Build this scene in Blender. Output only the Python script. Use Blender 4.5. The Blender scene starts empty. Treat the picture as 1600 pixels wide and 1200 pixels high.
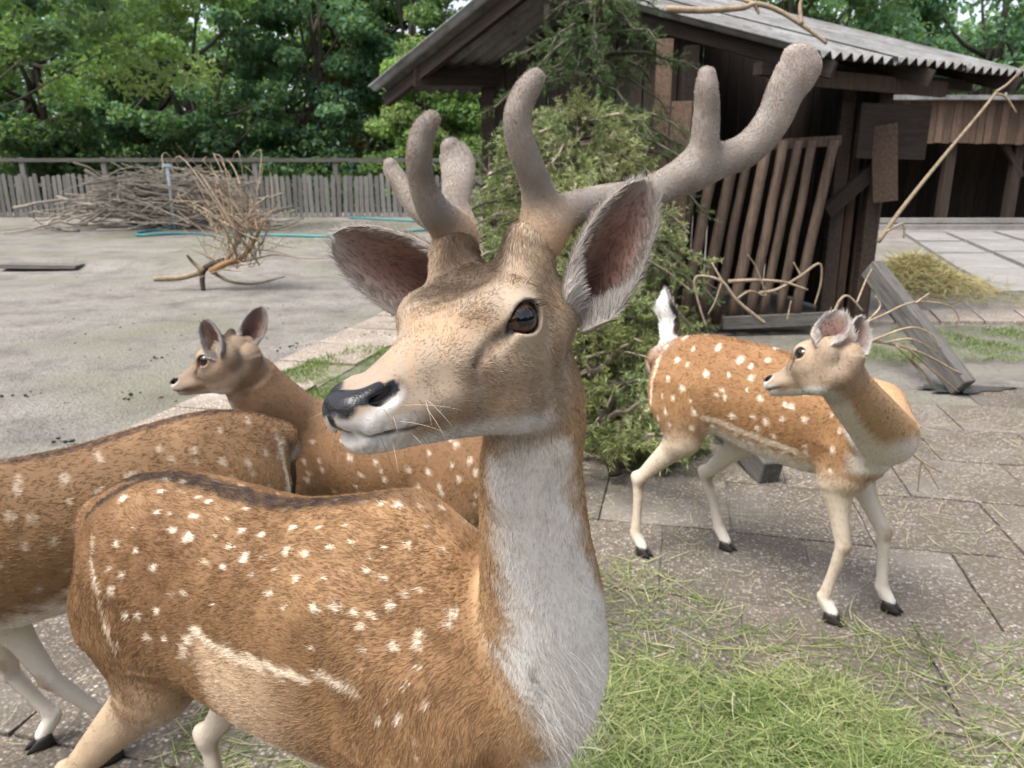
import bpy, bmesh, math, random
import numpy as np
from mathutils import Vector, Matrix

# ------------------------------------------------------------------ camera, world, sun, exposure
S = bpy.context.scene
COL = S.collection
CAM_H, PITCH, FPX = 1.3, math.radians(15.4), 1200.0     # eye height, downward tilt, focal length in photo pixels (1600 wide)
cam_d = bpy.data.cameras.new("camera")
cam_d.sensor_width = 36.0
cam_d.lens = 36.0 * FPX / 1600.0
cam_d.clip_start = 0.02
cam_d.clip_end = 600.0
cam_d.dof.use_dof = True
cam_d.dof.focus_distance = 0.62
cam_d.dof.aperture_fstop = 15.0
cam = bpy.data.objects.new("camera", cam_d)
cam.location = (0, 0, CAM_H)
cam.rotation_euler = (math.pi / 2 - PITCH, 0, 0)
COL.objects.link(cam)
S.camera = cam

SUN_EL, SUN_AZ = 62.0, 232.0       # soft overcast light from high behind the camera's left shoulder
world = bpy.data.worlds.new("World")
S.world = world
world.use_nodes = True
wn = world.node_tree
wn.nodes.clear()
sky = wn.nodes.new("ShaderNodeTexSky")
sky.sky_type = 'NISHITA'
sky.sun_disc = False
sky.sun_elevation = math.radians(SUN_EL)
sky.sun_rotation = math.radians(SUN_AZ)
sky.dust_density = 4.0
sky.air_density = 1.0
hs = wn.nodes.new("ShaderNodeHueSaturation")
hs.inputs["Saturation"].default_value = 0.50      # a white overcast sky
bg = wn.nodes.new("ShaderNodeBackground")
bg.inputs["Strength"].default_value = 0.115
wo = wn.nodes.new("ShaderNodeOutputWorld")
wn.links.new(sky.outputs[0], hs.inputs["Color"])
wn.links.new(hs.outputs[0], bg.inputs[0])
wn.links.new(bg.outputs[0], wo.inputs[0])

sun_d = bpy.data.lights.new("sun", 'SUN')
sun_d.energy = 1.5
sun_d.angle = math.radians(28)
sun_d.color = (1.0, 0.985, 0.955)
sun = bpy.data.objects.new("sun", sun_d)
_e, _a = math.radians(SUN_EL), math.radians(SUN_AZ)
_dir = Vector((math.sin(_a) * math.cos(_e), math.cos(_a) * math.cos(_e), math.sin(_e)))
sun.rotation_euler = _dir.to_track_quat('Z', 'Y').to_euler()
sun.location = (0, 0, 30)
COL.objects.link(sun)

S.view_settings.view_transform = 'Standard'
S.view_settings.look = 'None'
S.view_settings.gamma = 1.0
S.view_settings.use_curve_mapping = False
S.view_settings.exposure = 1.66
S.render.engine = 'CYCLES'
S.cycles.use_denoising = True
S.cycles.max_bounces = 8
S.cycles.diffuse_bounces = 3
S.cycles.glossy_bounces = 2
S.cycles.transparent_max_bounces = 8
S.cycles.caustics_reflective = False
S.cycles.caustics_refractive = False

# ------------------------------------------------------------------ helpers
CP, SP = math.cos(PITCH), math.sin(PITCH)
RNG = np.random.default_rng(7)
random.seed(7)


def ray(x, y):
    """direction (world) of a photograph pixel; used only to read off real positions"""
    cx, cy = (x - 800) / FPX, (y - 600) / FPX
    return np.array([cx, CP - cy * SP, -(SP + cy * CP)])


def at(x, y, Y):
    """the point at forward distance Y (metres) seen at a photograph pixel"""
    d = ray(x, y)
    return np.array([0, 0, CAM_H]) + d * (Y / d[1])


def gnd(x, y, z=0.0):
    d = ray(x, y)
    return np.array([0, 0, CAM_H]) + d * ((CAM_H - z) / -d[2])


def tag(o, label=None, cat=None, group=None, kind=None):
    if label: o['label'] = label
    if cat: o['category'] = cat
    if group: o['group'] = group
    if kind: o['kind'] = kind
    return o


def empty(name, loc=(0, 0, 0), rz=0.0):
    o = bpy.data.objects.new(name, None)
    o.empty_display_size = 0.05
    COL.objects.link(o)
    o.location = loc
    o.rotation_euler = (0, 0, rz)
    return o


def link(name, me, parent=None, mat=None):
    o = bpy.data.objects.new(name, me)
    COL.objects.link(o)
    if parent is not None: o.parent = parent
    if mat is not None and not me.materials: me.materials.append(mat)
    return o


def mesh(name, V, F, mat=None, smooth=False):
    """fast mesh from arrays; F is an (n,3) / (n,4) array or a list of tuples"""
    me = bpy.data.meshes.new(name)
    V = np.asarray(V, np.float32).reshape(-1, 3)
    if isinstance(F, np.ndarray):
        n, k = F.shape
        me.vertices.add(len(V)); me.vertices.foreach_set("co", V.ravel())
        me.loops.add(n * k); me.loops.foreach_set("vertex_index", F.astype(np.int32).ravel())
        me.polygons.add(n)
        me.polygons.foreach_set("loop_start", np.arange(0, n * k, k, dtype=np.int32))
        try: me.polygons.foreach_set("loop_total", np.full(n, k, np.int32))
        except Exception: pass
        me.update(calc_edges=True)
    else:
        me.from_pydata(V.tolist(), [], F)
        me.update()
    if smooth: me.polygons.foreach_set("use_smooth", np.ones(len(me.polygons), bool))
    if mat: me.materials.append(mat)
    return me


def vcol(me, C, name="col"):
    a = me.attributes.new(name, 'FLOAT_COLOR', 'POINT')
    C = np.asarray(C, np.float32)
    if C.shape[1] == 3: C = np.concatenate([C, np.ones((len(C), 1), np.float32)], 1)
    a.data.foreach_set("color", C.ravel())


class MB:
    """collects boxes, tubes and quads into one mesh"""
    def __init__(s): s.V = []; s.F = []; s.n = 0

    def add(s, V, F):
        V = np.asarray(V, float)
        s.V.append(V); s.F += [tuple(i + s.n for i in f) for f in F]; s.n += len(V)

    def box(s, c, size, R=None, jit=0.0):
        hx, hy, hz = np.asarray(size) / 2
        V = np.array([[x, y, z] for x in (-hx, hx) for y in (-hy, hy) for z in (-hz, hz)])
        if jit: V = V + RNG.normal(0, jit, V.shape)
        if R is not None: V = V @ np.asarray(R).T
        s.add(V + np.asarray(c), [(0, 1, 3, 2), (4, 6, 7, 5), (0, 4, 5, 1), (2, 3, 7, 6), (0, 2, 6, 4), (1, 5, 7, 3)])

    def bar(s, a, b, w, h, up=(0, 0, 1), jit=0.0):
        a, b = np.asarray(a, float), np.asarray(b, float)
        L = np.linalg.norm(b - a); x = (b - a) / L
        y = np.cross(up, x)
        if np.linalg.norm(y) < 1e-6: y = np.cross((0, 1, 0), x)
        y /= np.linalg.norm(y); z = np.cross(x, y)
        s.box((a + b) / 2, (L, w, h), np.stack([x, y, z], 1), jit)

    def tube(s, pts, rad, n=6, cap=True):
        pts = np.asarray(pts, float); m = len(pts)
        rad = np.broadcast_to(np.asarray(rad, float), (m,))
        T = np.gradient(pts, axis=0); T /= np.linalg.norm(T, axis=1, keepdims=True) + 1e-9
        r = np.array([0, 0, 1.0]) if abs(T[0][2]) < .9 else np.array([1.0, 0, 0])
        V = []
        for i in range(m):
            u = np.cross(T[i], r); u /= np.linalg.norm(u) + 1e-9; r2 = np.cross(u, T[i]); r = r2
            an = np.arange(n) * 2 * np.pi / n
            V.append(pts[i] + rad[i] * (np.cos(an)[:, None] * u + np.sin(an)[:, None] * r2))
        F = [(i * n + j, i * n + (j + 1) % n, (i + 1) * n + (j + 1) % n, (i + 1) * n + j) for i in range(m - 1) for j in range(n)]
        if cap: F += [tuple(range(n))[::-1], tuple((m - 1) * n + j for j in range(n))]
        s.add(np.concatenate(V), F)

    def build(s, name, mat, parent=None, smooth=False, bevel=0.0):
        me = mesh(name, np.concatenate(s.V), s.F, mat, smooth)
        if bevel:
            bm = bmesh.new(); bm.from_mesh(me)
            bmesh.ops.bevel(bm, geom=bm.edges[:], offset=bevel, segments=1, affect='EDGES', profile=.5)
            bm.to_mesh(me); bm.free()
        return link(name, me, parent)


def spline(pts, n):
    """Catmull-Rom through rows of pts (any number of columns)"""
    P = np.asarray(pts, float)
    if len(P) == 2: return P[0] + (P[1] - P[0]) * np.linspace(0, 1, n)[:, None]
    Q = np.concatenate([[2 * P[0] - P[1]], P, [2 * P[-1] - P[-2]]])
    t = np.linspace(0, len(P) - 1, n); i = np.minimum(t.astype(int), len(P) - 2); u = (t - i)[:, None]
    a, b, c, d = Q[i], Q[i + 1], Q[i + 2], Q[i + 3]
    return .5 * (2 * b + (c - a) * u + (2 * a - 5 * b + 4 * c - d) * u ** 2 + (3 * b - a - 3 * c + d) * u ** 3)


def noise3(P, scale=1.0, seed=0, octaves=3):
    """cheap smooth noise in about -1..1: sums of randomly oriented sines"""
    r = np.random.default_rng(seed); P = np.asarray(P, np.float32) * scale
    out = np.zeros(len(P), np.float32); amp = 1.0; tot = 0
    for o in range(octaves):
        for k in range(5):
            w = r.normal(size=3).astype(np.float32) * (2.0 ** o) * 2.2
            out += amp * np.sin(P @ w + np.float32(r.uniform(0, 6.28))); tot += amp * .5
        amp *= .55
    return np.clip(out / tot, -1.6, 1.6)


# ------------------------------------------------------------------ material helpers
class NT:
    def __init__(s, name):
        s.m = bpy.data.materials.new(name); s.m.use_nodes = True
        s.t = s.m.node_tree; s.t.nodes.clear()
        s.out = s.n("ShaderNodeOutputMaterial")
        s.b = s.n("ShaderNodeBsdfPrincipled"); s.l(s.b.outputs[0], s.out.inputs[0])
        s.b.inputs["Roughness"].default_value = .8
        s.b.inputs["Specular IOR Level"].default_value = .25

    def n(s, k, **kw):
        x = s.t.nodes.new(k)
        for a, v in kw.items(): setattr(x, a, v)
        return x

    def l(s, a, b): s.t.links.new(a, b)

    def co(s, kind="Object"):
        return s.n("ShaderNodeTexCoord").outputs[kind]

    def noise(s, scale, vec=None, detail=4, rough=.6, stretch=None):
        x = s.n("ShaderNodeTexNoise"); x.inputs["Scale"].default_value = scale
        x.inputs["Detail"].default_value = detail; x.inputs["Roughness"].default_value = rough
        v = vec if vec is not None else s.co()
        if stretch is not None:
            mp = s.n("ShaderNodeMapping"); mp.inputs["Scale"].default_value = stretch; s.l(v, mp.inputs[0]); v = mp.outputs[0]
        s.l(v, x.inputs["Vector"]); return x.outputs["Fac"]

    def voro(s, scale, vec=None, out="Distance", feature='F1', rand=1.0):
        x = s.n("ShaderNodeTexVoronoi"); x.feature = feature; x.inputs["Scale"].default_value = scale
        x.inputs["Randomness"].default_value = rand
        s.l(vec if vec is not None else s.co(), x.inputs["Vector"]); return x.outputs[out]

    def ramp(s, fac, stops, interp='LINEAR'):
        r = s.n("ShaderNodeValToRGB"); e = r.color_ramp.elements; r.color_ramp.interpolation = interp
        while len(e) < len(stops): e.new(.5)
        for k, (p, c) in enumerate(stops):
            e[k].position = p; e[k].color = (c[0], c[1], c[2], 1) if hasattr(c, '__len__') else (c, c, c, 1)
        s.l(fac, r.inputs[0]); return r.outputs[0]

    def mix(s, fac, a, b, mode='MIX'):
        x = s.n("ShaderNodeMix"); x.data_type = 'RGBA'; x.blend_type = mode
        for sock, v in ((x.inputs[0], fac), (x.inputs[6], a), (x.inputs[7], b)):
            if isinstance(v, (int, float)): sock.default_value = v
            elif isinstance(v, (tuple, list)): sock.default_value = (*v[:3], 1)
            else: s.l(v, sock)
        return x.outputs[2]

    def math(s, op, a, b=0.0):
        x = s.n("ShaderNodeMath", operation=op)
        for sock, v in ((x.inputs[0], a), (x.inputs[1], b)):
            if isinstance(v, (int, float)): sock.default_value = v
            else: s.l(v, sock)
        return x.outputs[0]

    def bump(s, h, dist=.01, strength=1.0):
        x = s.n("ShaderNodeBump"); x.inputs["Distance"].default_value = dist; x.inputs["Strength"].default_value = strength
        s.l(h, x.inputs["Height"]); s.l(x.outputs[0], s.b.inputs["Normal"])

    def attr(s, name, out="Color"):
        x = s.n("ShaderNodeAttribute"); x.attribute_name = name; return x.outputs[out]

    def objrand(s): return s.n("ShaderNodeObjectInfo").outputs["Random"]

    def base(s, c):
        if isinstance(c, (tuple, list)): s.b.inputs["Base Color"].default_value = (*c[:3], 1)
        else: s.l(c, s.b.inputs["Base Color"])
        return s

    def rough(s, v):
        if isinstance(v, (int, float)): s.b.inputs["Roughness"].default_value = v
        else: s.l(v, s.b.inputs["Roughness"])
        return s


def plain(name, c, rough=.8, spec=.25):
    m = NT(name); m.base(c).rough(rough); m.b.inputs["Specular IOR Level"].default_value = spec
    return m.m
PARTS = {'deer', 'others', 'env'}
# ------------------------------------------------------------------ ground
def sst(a, b, x):
    t = np.clip((np.asarray(x, float) - a) / (b - a), 0, 1); return t * t * (3 - 2 * t)


def ground_z(x, y):
    P = np.stack([np.asarray(x, float), np.asarray(y, float), 0 * np.asarray(x, float)], -1).reshape(-1, 3)
    n = noise3(P, .35, 91, 3).reshape(np.shape(x))
    far = sst(4.0, 7.0, y + 0 * x) * sst(.5, -1.5, x + 0 * y)
    bank = .10 * sst(10.2, 10.9, y + .25 * np.sin(np.asarray(x) * 1.3)) * sst(1.0, -1.0, x)
    return -.014 + bank + .028 * n * far


m = NT("dirt_ground")
co = m.co()
big = m.noise(.35, co, 4); mid = m.noise(2.2, co, 6, .65); fine = m.noise(26, co, 6, .7); grit = m.voro(55, co)
c = m.ramp(mid, [(.28, (.115, .102, .09)), (.5, (.215, .194, .172)), (.72, (.285, .262, .236))])
c = m.mix(m.ramp(fine, [(.36, .65), (.5, 0)]), c, (.105, .090, .075))
c = m.mix(m.ramp(m.voro(9, co), [(.03, .8), (.16, 0)]), c, (.12, .10, .085))
moss = m.math('MULTIPLY', m.ramp(m.noise(.55, co, 5, .6, ), [(.50, 0), (.66, .75)]), m.ramp(fine, [(.35, 0), (.6, 1)]))
c = m.mix(moss, c, (.105, .125, .050))
m.base(c).rough(.95)
m.bump(m.mix(.35, m.mix(.6, mid, fine), m.mix(.5, grit, m.noise(7, co, 5, .7))), .06, 1.0)
M_DIRT = m.m

xs = np.concatenate([np.linspace(-140, -16, 26), np.linspace(-15, 15, 121), np.linspace(16, 140, 26)])
ys = np.concatenate([np.linspace(-40, 0, 12), np.linspace(.5, 26, 103), np.linspace(28, 260, 24)])
X, Y = np.meshgrid(xs, ys)
V = np.stack([X, Y, ground_z(X, Y)], -1).reshape(-1, 3)
nx = len(xs); I = (np.arange(len(ys) - 1)[:, None] * nx + np.arange(nx - 1)).ravel()
go = link("ground", mesh("ground", V, np.stack([I, I + 1, I + nx + 1, I + nx], 1), M_DIRT, True)); tag(go, kind='structure')


# ------------------------------------------------------------------ paving of exposed-aggregate slabs
def slab_mat(name, tone, wet=0.0):
    m = NT(name)
    co = m.co(); rnd = m.objrand()
    add = m.n("ShaderNodeVectorMath", operation='ADD'); m.l(co, add.inputs[0])
    sc_ = m.n("ShaderNodeVectorMath", operation='SCALE'); cmb = m.n("ShaderNodeCombineXYZ")
    for k in range(3): m.l(rnd, cmb.inputs[k])
    m.l(cmb.outputs[0], sc_.inputs[0]); sc_.inputs["Scale"].default_value = 37.0; m.l(sc_.outputs[0], add.inputs[1])
    v = add.outputs[0]
    peb = m.n("ShaderNodeTexVoronoi"); peb.inputs["Scale"].default_value = 95; m.l(v, peb.inputs["Vector"])
    sep = m.n("ShaderNodeSeparateColor"); m.l(peb.outputs["Color"], sep.inputs[0])
    pc = m.ramp(sep.outputs[0], [(.0, (.085, .070, .055)), (.45, (.165, .132, .104)), (.75, (.23, .19, .153)), (.95, (.34, .305, .265)), (1, (.43, .40, .36))])
    mort = m.ramp(peb.outputs["Distance"], [(.36, 0), (.62, 1)])
    c = m.mix(mort, pc, (.095, .078, .062))
    c = m.mix(m.math('MULTIPLY', m.ramp(m.noise(4.5, v, 6, .65), [(.42, 0), (.66, 1)]), .75), c, (.105, .088, .070))
    c = m.mix(m.math('MULTIPLY', m.ramp(m.noise(2.1, v, 4, .6), [(.5, 0), (.75, 1)]), .45), c, (.23, .21, .185))
    hsv = m.n("ShaderNodeHueSaturation"); m.l(c, hsv.inputs["Color"])
    m.l(m.math('ADD', m.math('MULTIPLY', rnd, .35), tone), hsv.inputs["Value"])
    m.base(hsv.outputs[0]).rough(.85)
    m.bump(m.mix(.35, m.math('SUBTRACT', 1.0, peb.outputs["Distance"]), m.noise(14, v, 4)), .006, .9)
    return m.m


M_SLAB = slab_mat("aggregate_slab", .82)
M_PALE = slab_mat("pale_slab", 1.75)
mc = NT("weathered_concrete"); co = mc.co()
cc = mc.ramp(mc.noise(1.6, co, 7, .65), [(.3, (.17, .16, .145)), (.55, (.215, .205, .19)), (.75, (.27, .262, .248))])
cc = mc.mix(mc.math('MULTIPLY', mc.ramp(mc.noise(12, co, 5), [(.5, 0), (.7, 1)]), .5), cc, (.13, .12, .10))
mc.base(cc).rough(.9); mc.bump(mc.noise(40, co, 4), .006, .6)
M_CONC = mc.m

PU, PV = np.array([.976, -.218]), np.array([.218, .976])       # the two directions of the joints
P0 = gnd(1143, 830)[:2]                                        # a corner where joints meet
SL = .5


def slab_mesh(seed, w, l, t=.05, mat=None):
    r = np.random.default_rng(seed); bm = bmesh.new()
    n = 5
    top = [[bm.verts.new(((i / (n - 1) - .5) * w, (j / (n - 1) - .5) * l, r.normal(0, .0007) - (.004 if i in (0, n - 1) or j in (0, n - 1) else 0))) for j in range(n)] for i in range(n)]
    for i in range(n):
        for j in range(n):
            if i in (0, n - 1) or j in (0, n - 1):
                top[i][j].co.x += r.normal(0, .0028); top[i][j].co.y += r.normal(0, .0028)
    for i in range(n - 1):
        for j in range(n - 1): bm.faces.new((top[i][j], top[i + 1][j], top[i + 1][j + 1], top[i][j + 1]))
    rim = [top[i][0] for i in range(n)] + [top[n - 1][j] for j in range(1, n)] + [top[i][n - 1] for i in range(n - 2, -1, -1)] + [top[0][j] for j in range(n - 2, 0, -1)]
    low = [bm.verts.new((v.co.x * 1.004, v.co.y * 1.004, -t)) for v in rim]
    for k in range(len(rim)): bm.faces.new((rim[k], low[k], low[(k + 1) % len(rim)], rim[(k + 1) % len(rim)]))
    me = bpy.data.meshes.new("slab"); bm.to_mesh(me); bm.free(); me.materials.append(mat); return me


pav = empty("paving"); tag(pav, kind='structure')
SM = [slab_mesh(k, SL - .010, SL - .010, mat=M_SLAB) for k in range(8)]
ang = math.atan2(PU[1], PU[0])
rs = np.random.default_rng(5)
for j in range(-6, 5):
    off = .5 * SL if j % 2 else 0.0
    for i in range(-7, 13):
        c2 = P0 + PU * ((i + .5) * SL + off) + PV * ((j + .5) * SL)
        if c2[1] < .25 or c2[1] > 4.5 or c2[0] < -2.1 + .22 * (c2[1] - 3) or c2[0] > 5.0: continue
        if c2[1] > 3.0 and c2[0] < -1.0 : continue
        o = link("slab", SM[rs.integers(8)], pav)
        o.location = (c2[0], c2[1], rs.normal(0, .0022)); o.rotation_euler = (rs.normal(0, .004), rs.normal(0, .004), ang + rs.normal(0, .006) + (math.pi if rs.random() < .5 else 0))
# the pale edging slabs on the far left side of the paving
edg = empty("edging_path"); tag(edg, kind='structure')
EM = [slab_mesh(40 + k, .585, .585, mat=M_PALE) for k in range(4)]
e0 = gnd(150, 693)[:2]
for j in range(-2, 8):
    for i in range(2):
        if i == 1 and j > 5: continue
        c2 = e0 + PU * ((i + .5) * .60) + PV * ((j + .5) * .60)
        if i == 1 and -1.75 < c2[0] and 3.7 < c2[1] < 5.6: continue
        o = link("slab", EM[rs.integers(4)], edg)
        o.location = (c2[0], c2[1], .012 + rs.normal(0, .006)); o.rotation_euler = (rs.normal(0, .008), rs.normal(0, .008), ang + rs.normal(0, .012))
# concrete apron and loose slabs in front of the far barn
apr = empty("barn_apron"); tag(apr, kind='structure')
for k, (x0, x1, x2, x3, y0, y1) in enumerate(((1412, 1470, 1690, 1560, 366, 462), (1478, 1545, 1860, 1700, 364, 460), (1552, 1640, 2060, 1870, 362, 458), (1648, 1760, 2300, 2075, 360, 455))):
    a, b, c_, d = gnd(x0, y0)[:2], gnd(x1, y0)[:2], gnd(x2, y1)[:2], gnd(x3, y1)[:2]
    n = 4
    for q in range(n):
        t0, t1 = q / n + .008, (q + 1) / n - .008
        pts = [a + (d - a) * t1, b + (c_ - b) * t1, b + (c_ - b) * t0, a + (d - a) * t0]
        z = .015 + rs.uniform(-.01, .012)
        V = [(*p, z + .02) for p in pts] + [(*p, -.06) for p in pts]
        o = link("slab", mesh("slab", V, [(0, 1, 2, 3), (7, 6, 5, 4), (0, 4, 5, 1), (1, 5, 6, 2), (2, 6, 7, 3), (3, 7, 4, 0)], M_CONC), apr)
pth = empty("pale_path"); tag(pth, kind='structure')
for k in range(9):
    a = gnd(1330 + 70 * k, 505)[:2]; b = gnd(1330 + 70 * (k + 1) - 3, 505)[:2]; c_ = gnd(1320 + 66 * (k + 1) - 3, 486)[:2]; d = gnd(1320 + 66 * k, 486)[:2]
    V = [(*p, .012 + rs.uniform(0, .008)) for p in (a, b, c_, d)] + [(*p, -.05) for p in (a, b, c_, d)]
    link("slab", mesh("slab", V, [(0, 1, 2, 3), (7, 6, 5, 4), (0, 4, 5, 1), (1, 5, 6, 2), (2, 6, 7, 3), (3, 7, 4, 0)], M_PALE), pth)
# wet dark earth beside the foot of the beam
mw = NT("wet_earth"); mw.base(mw.ramp(mw.noise(6), [(.35, (.018, .016, .013)), (.7, (.045, .040, .034))])).rough(mw.ramp(mw.noise(3), [(.45, .06), (.6, .7)])); mw.b.inputs["Specular IOR Level"].default_value = .5
pc = gnd(1505, 608)[:2]; V = [(pc[0], pc[1], .0035)]; n = 40
for k in range(n):
    a = k * 2 * math.pi / n; r = 1 + .22 * math.sin(3 * a + 1) + .15 * math.sin(7 * a)
    V.append((pc[0] + .27 * r * math.cos(a), pc[1] + .085 * r * math.sin(a), .0035))
tag(link("puddle", mesh("puddle", V, [(0, 1 + k, 1 + (k + 1) % n) for k in range(n)], mw.m)), kind='structure')


# ------------------------------------------------------------------ grass and cut grass
def blade_mat(name):
    m = NT(name); c = m.attr("col"); m.base(c).rough(.6)
    tr = m.n("ShaderNodeBsdfTranslucent"); m.l(c, tr.inputs[0]); mx = m.n("ShaderNodeMixShader"); mx.inputs[0].default_value = .35
    m.l(m.b.outputs[0], mx.inputs[1]); m.l(tr.outputs[0], mx.inputs[2]); m.l(mx.outputs[0], m.out.inputs[0]); return m.m


M_BLADE = blade_mat("grass_blade")


def blades(name, base, direc, length, width, col, lift, rng, label=None):
    """curved ribbons, three segments each"""
    n = len(base); d = direc / (np.linalg.norm(direc, axis=1, keepdims=True) + 1e-9)
    side = np.cross(d, np.tile([0, 0, 1.0], (n, 1)) + rng.normal(0, .5, (n, 3))); side /= np.linalg.norm(side, axis=1, keepdims=True) + 1e-9
    bend = np.cross(side, d) * rng.normal(0, .25, (n, 1)) + np.array([0, 0, -1.0]) * lift[:, None] + side * rng.normal(0, .18, (n, 1))
    rows = []
    for t, w in ((0, .8), (.35, 1), (.7, .75), (1, .08)):
        c = base + d * (length * t)[:, None] + bend * (length * t * t)[:, None]
        rows += [c - side * (width * w / 2)[:, None], c + side * (width * w / 2)[:, None]]
    V = np.stack(rows, 1); V[:, :, 2] = np.maximum(V[:, :, 2], base[:, None, 2] * 0 + .003)
    F = (np.arange(n)[:, None, None] * 8 + np.array([(0, 1, 3, 2), (2, 3, 5, 4), (4, 5, 7, 6)])[None]).reshape(-1, 4)
    me = mesh(name, V.reshape(-1, 3), F, M_BLADE, False); vcol(me, np.repeat(col, 8, 0))
    o = link(name, me); tag(o, kind='stuff'); return o


def poly_pts(poly, n, rng, soft=.0):
    poly = np.asarray(poly); lo, hi = poly.min(0) - soft, poly.max(0) + soft; out = []
    tot = 0
    while tot < n:
        p = rng.uniform(lo, hi, (n * 2, 2)); ins = np.zeros(len(p), bool); j = len(poly) - 1
        q = p + (noise3(np.c_[p, p[:, :1] * 0], 3.5, 77)[:, None] * np.array([.5, .35])) * soft
        for i in range(len(poly)):
            a, b = poly[i], poly[j]
            c = ((a[1] > q[:, 1]) != (b[1] > q[:, 1])) & (q[:, 0] < (b[0] - a[0]) * (q[:, 1] - a[1]) / (b[1] - a[1] + 1e-12) + a[0]); ins ^= c; j = i
        out.append(p[ins]); tot += ins.sum()
    return np.concatenate(out)[:n]


GREENS = np.array([[.165, .225, .065], [.235, .290, .100], [.110, .165, .045], [.310, .345, .150], [.370, .350, .175], [.42, .38, .24]])
r = np.random.default_rng(21)
# heap of freshly cut grass, bottom right, spilling under the buck
pol = np.array([gnd(*p)[:2] for p in ((900, 1030), (1010, 1042), (1130, 1048), (1240, 1078), (1330, 1115), (1430, 1160), (1480, 1230), (1750, 1420), (1250, 1500), (800, 1500), (520, 1420), (560, 1250), (760, 1050))])
n = 100000
p = poly_pts(pol, n, r, .15); dn_ = noise3(np.c_[p, p[:, :1] * 0], 3.2, 17, 3); p = p[r.uniform(size=n) < np.clip(.62 + .75 * dn_, .10, 1)]; n = len(p); tint_ = np.clip(.5 + .8 * noise3(np.c_[p, p[:, :1] * 0], 4.0, 19), 0, 1)[:, None]
h = np.abs(r.normal(0, 1, n)) * (.012 + .013 * np.clip(noise3(np.c_[p, p[:, :1] * 0], 5, 3), -1, 1.5)) + .004
a = r.uniform(0, 6.283, n)
dr = np.stack([np.cos(a), np.sin(a), r.normal(.05, .22, n)], 1)
blades("cut_grass", np.c_[p, h], dr, r.uniform(.025, .105, n), r.uniform(.0014, .0034, n), (GREENS[r.choice(6, n, p=[.30, .27, .25, .10, .05, .03])] * (1 - tint_) + GREENS[r.choice(6, n, p=[.14, .26, .08, .26, .17, .09])] * tint_) * r.uniform(.7, 1.3, (n, 1)), r.uniform(0, .35, n), r)
# loose blades strewn over the slabs
pol2 = np.array([gnd(*p)[:2] for p in ((300, 1060), (900, 900), (1050, 900), (1300, 985), (1600, 1010), (1750, 1150), (1600, 1300), (900, 1400), (200, 1400))])
n = 5200; p = poly_pts(pol2, n, r, .3); a = r.uniform(0, 6.283, n)
blades("grass_clippings", np.c_[p, r.uniform(.004, .010, n)], np.stack([np.cos(a), np.sin(a), r.normal(.0, .05, n)], 1), r.uniform(.03, .14, n), r.uniform(.0016, .0036, n), GREENS[r.choice(6, n, p=[.2, .22, .14, .16, .16, .12])] * r.uniform(.7, 1.2, (n, 1)), r.uniform(0, .06, n), r)
pol3 = np.array([gnd(*p)[:2] for p in ((0, 700), (700, 700), (1600, 640), (1700, 1000), (1000, 900), (0, 1200))])
n = 900; p = poly_pts(pol3, n, r); a = r.uniform(0, 6.283, n)
blades("straw_bits", np.c_[p, r.uniform(.004, .008, n)], np.stack([np.cos(a), np.sin(a), r.normal(.0, .04, n)], 1), r.uniform(.03, .16, n), r.uniform(.0015, .003, n), GREENS[r.choice([3, 4, 5], n)] * r.uniform(.7, 1.2, (n, 1)), r.uniform(0, .05, n), r)


def turf(name, poly, n, hmax, seed, tone=1.0):
    r = np.random.default_rng(seed); P = np.array([gnd(*p)[:2] for p in poly]); p = poly_pts(P, n, r, .25)
    k = np.clip(.6 + .5 * noise3(np.c_[p, p[:, :1] * 0], 2.5, seed), .1, 1.4)
    z = ground_z(p[:, 0], p[:, 1])
    dr = np.c_[r.normal(0, .45, (n, 2)), np.ones(n)]
    return blades(name, np.c_[p, z + .002], dr, r.uniform(.3, 1, n) * hmax * k, r.uniform(.004, .009, n), np.array([[.105, .175, .035], [.15, .22, .055], [.20, .25, .08]])[r.integers(3, size=n)] * r.uniform(.7, 1.2, (n, 1)) * tone, r.uniform(.1, .5, n), r)


turf("grass_strip", ((405, 650), (600, 650), (680, 560), (575, 540), (470, 568), (425, 600)), 16000, .09, 31)
turf("grass_verge", ((1330, 568), (1750, 560), (1750, 512), (1400, 508)), 16000, .075, 32)
turf("sparse_grass", ((280, 400), (640, 400), (700, 352), (420, 352)), 9000, .05, 33, .9)
turf("weedy_patch", ((60, 455), (420, 470), (430, 440), (120, 430)), 1500, .03, 34, .8)

# droppings and crumbs of earth lying about
r = np.random.default_rng(8); mb = MB()
cl = [gnd(*q)[:2] for q in ((560, 527), (590, 520), (610, 523), (460, 540), (445, 545), (60, 790), (200, 620), (100, 690), (250, 560), (40, 620))]
for q in cl:
    for _ in range(6):
        x, y = q + r.normal(0, .045, 2); s = r.uniform(.005, .012)
        mb.box((x, y, max(0, float(ground_z(x, y))) + s * .5), (s * 1.6, s * 1.3, s * 1.2), None, s * .15)
tag(mb.build("droppings", plain("dung", (.022, .018, .014), .7), None, True), kind='stuff')
r = np.random.default_rng(18); mb = MB()
for _ in range(380):
    t = r.uniform(); Yp = 2.2 + 9 * t ** 1.3; x = r.uniform(-.62, -.02) * Yp; s = r.uniform(.003, .012)
    if Yp < 4.4 and x > -1.9 + .2 * (Yp - 3.6): continue
    mb.box((x, Yp, float(ground_z(x, Yp)) + s * .3), (s * 1.5, s * 1.2, s), None, s * .2)
tag(mb.build("earth_crumbs", M_DIRT, None, False), kind='stuff')
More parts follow.
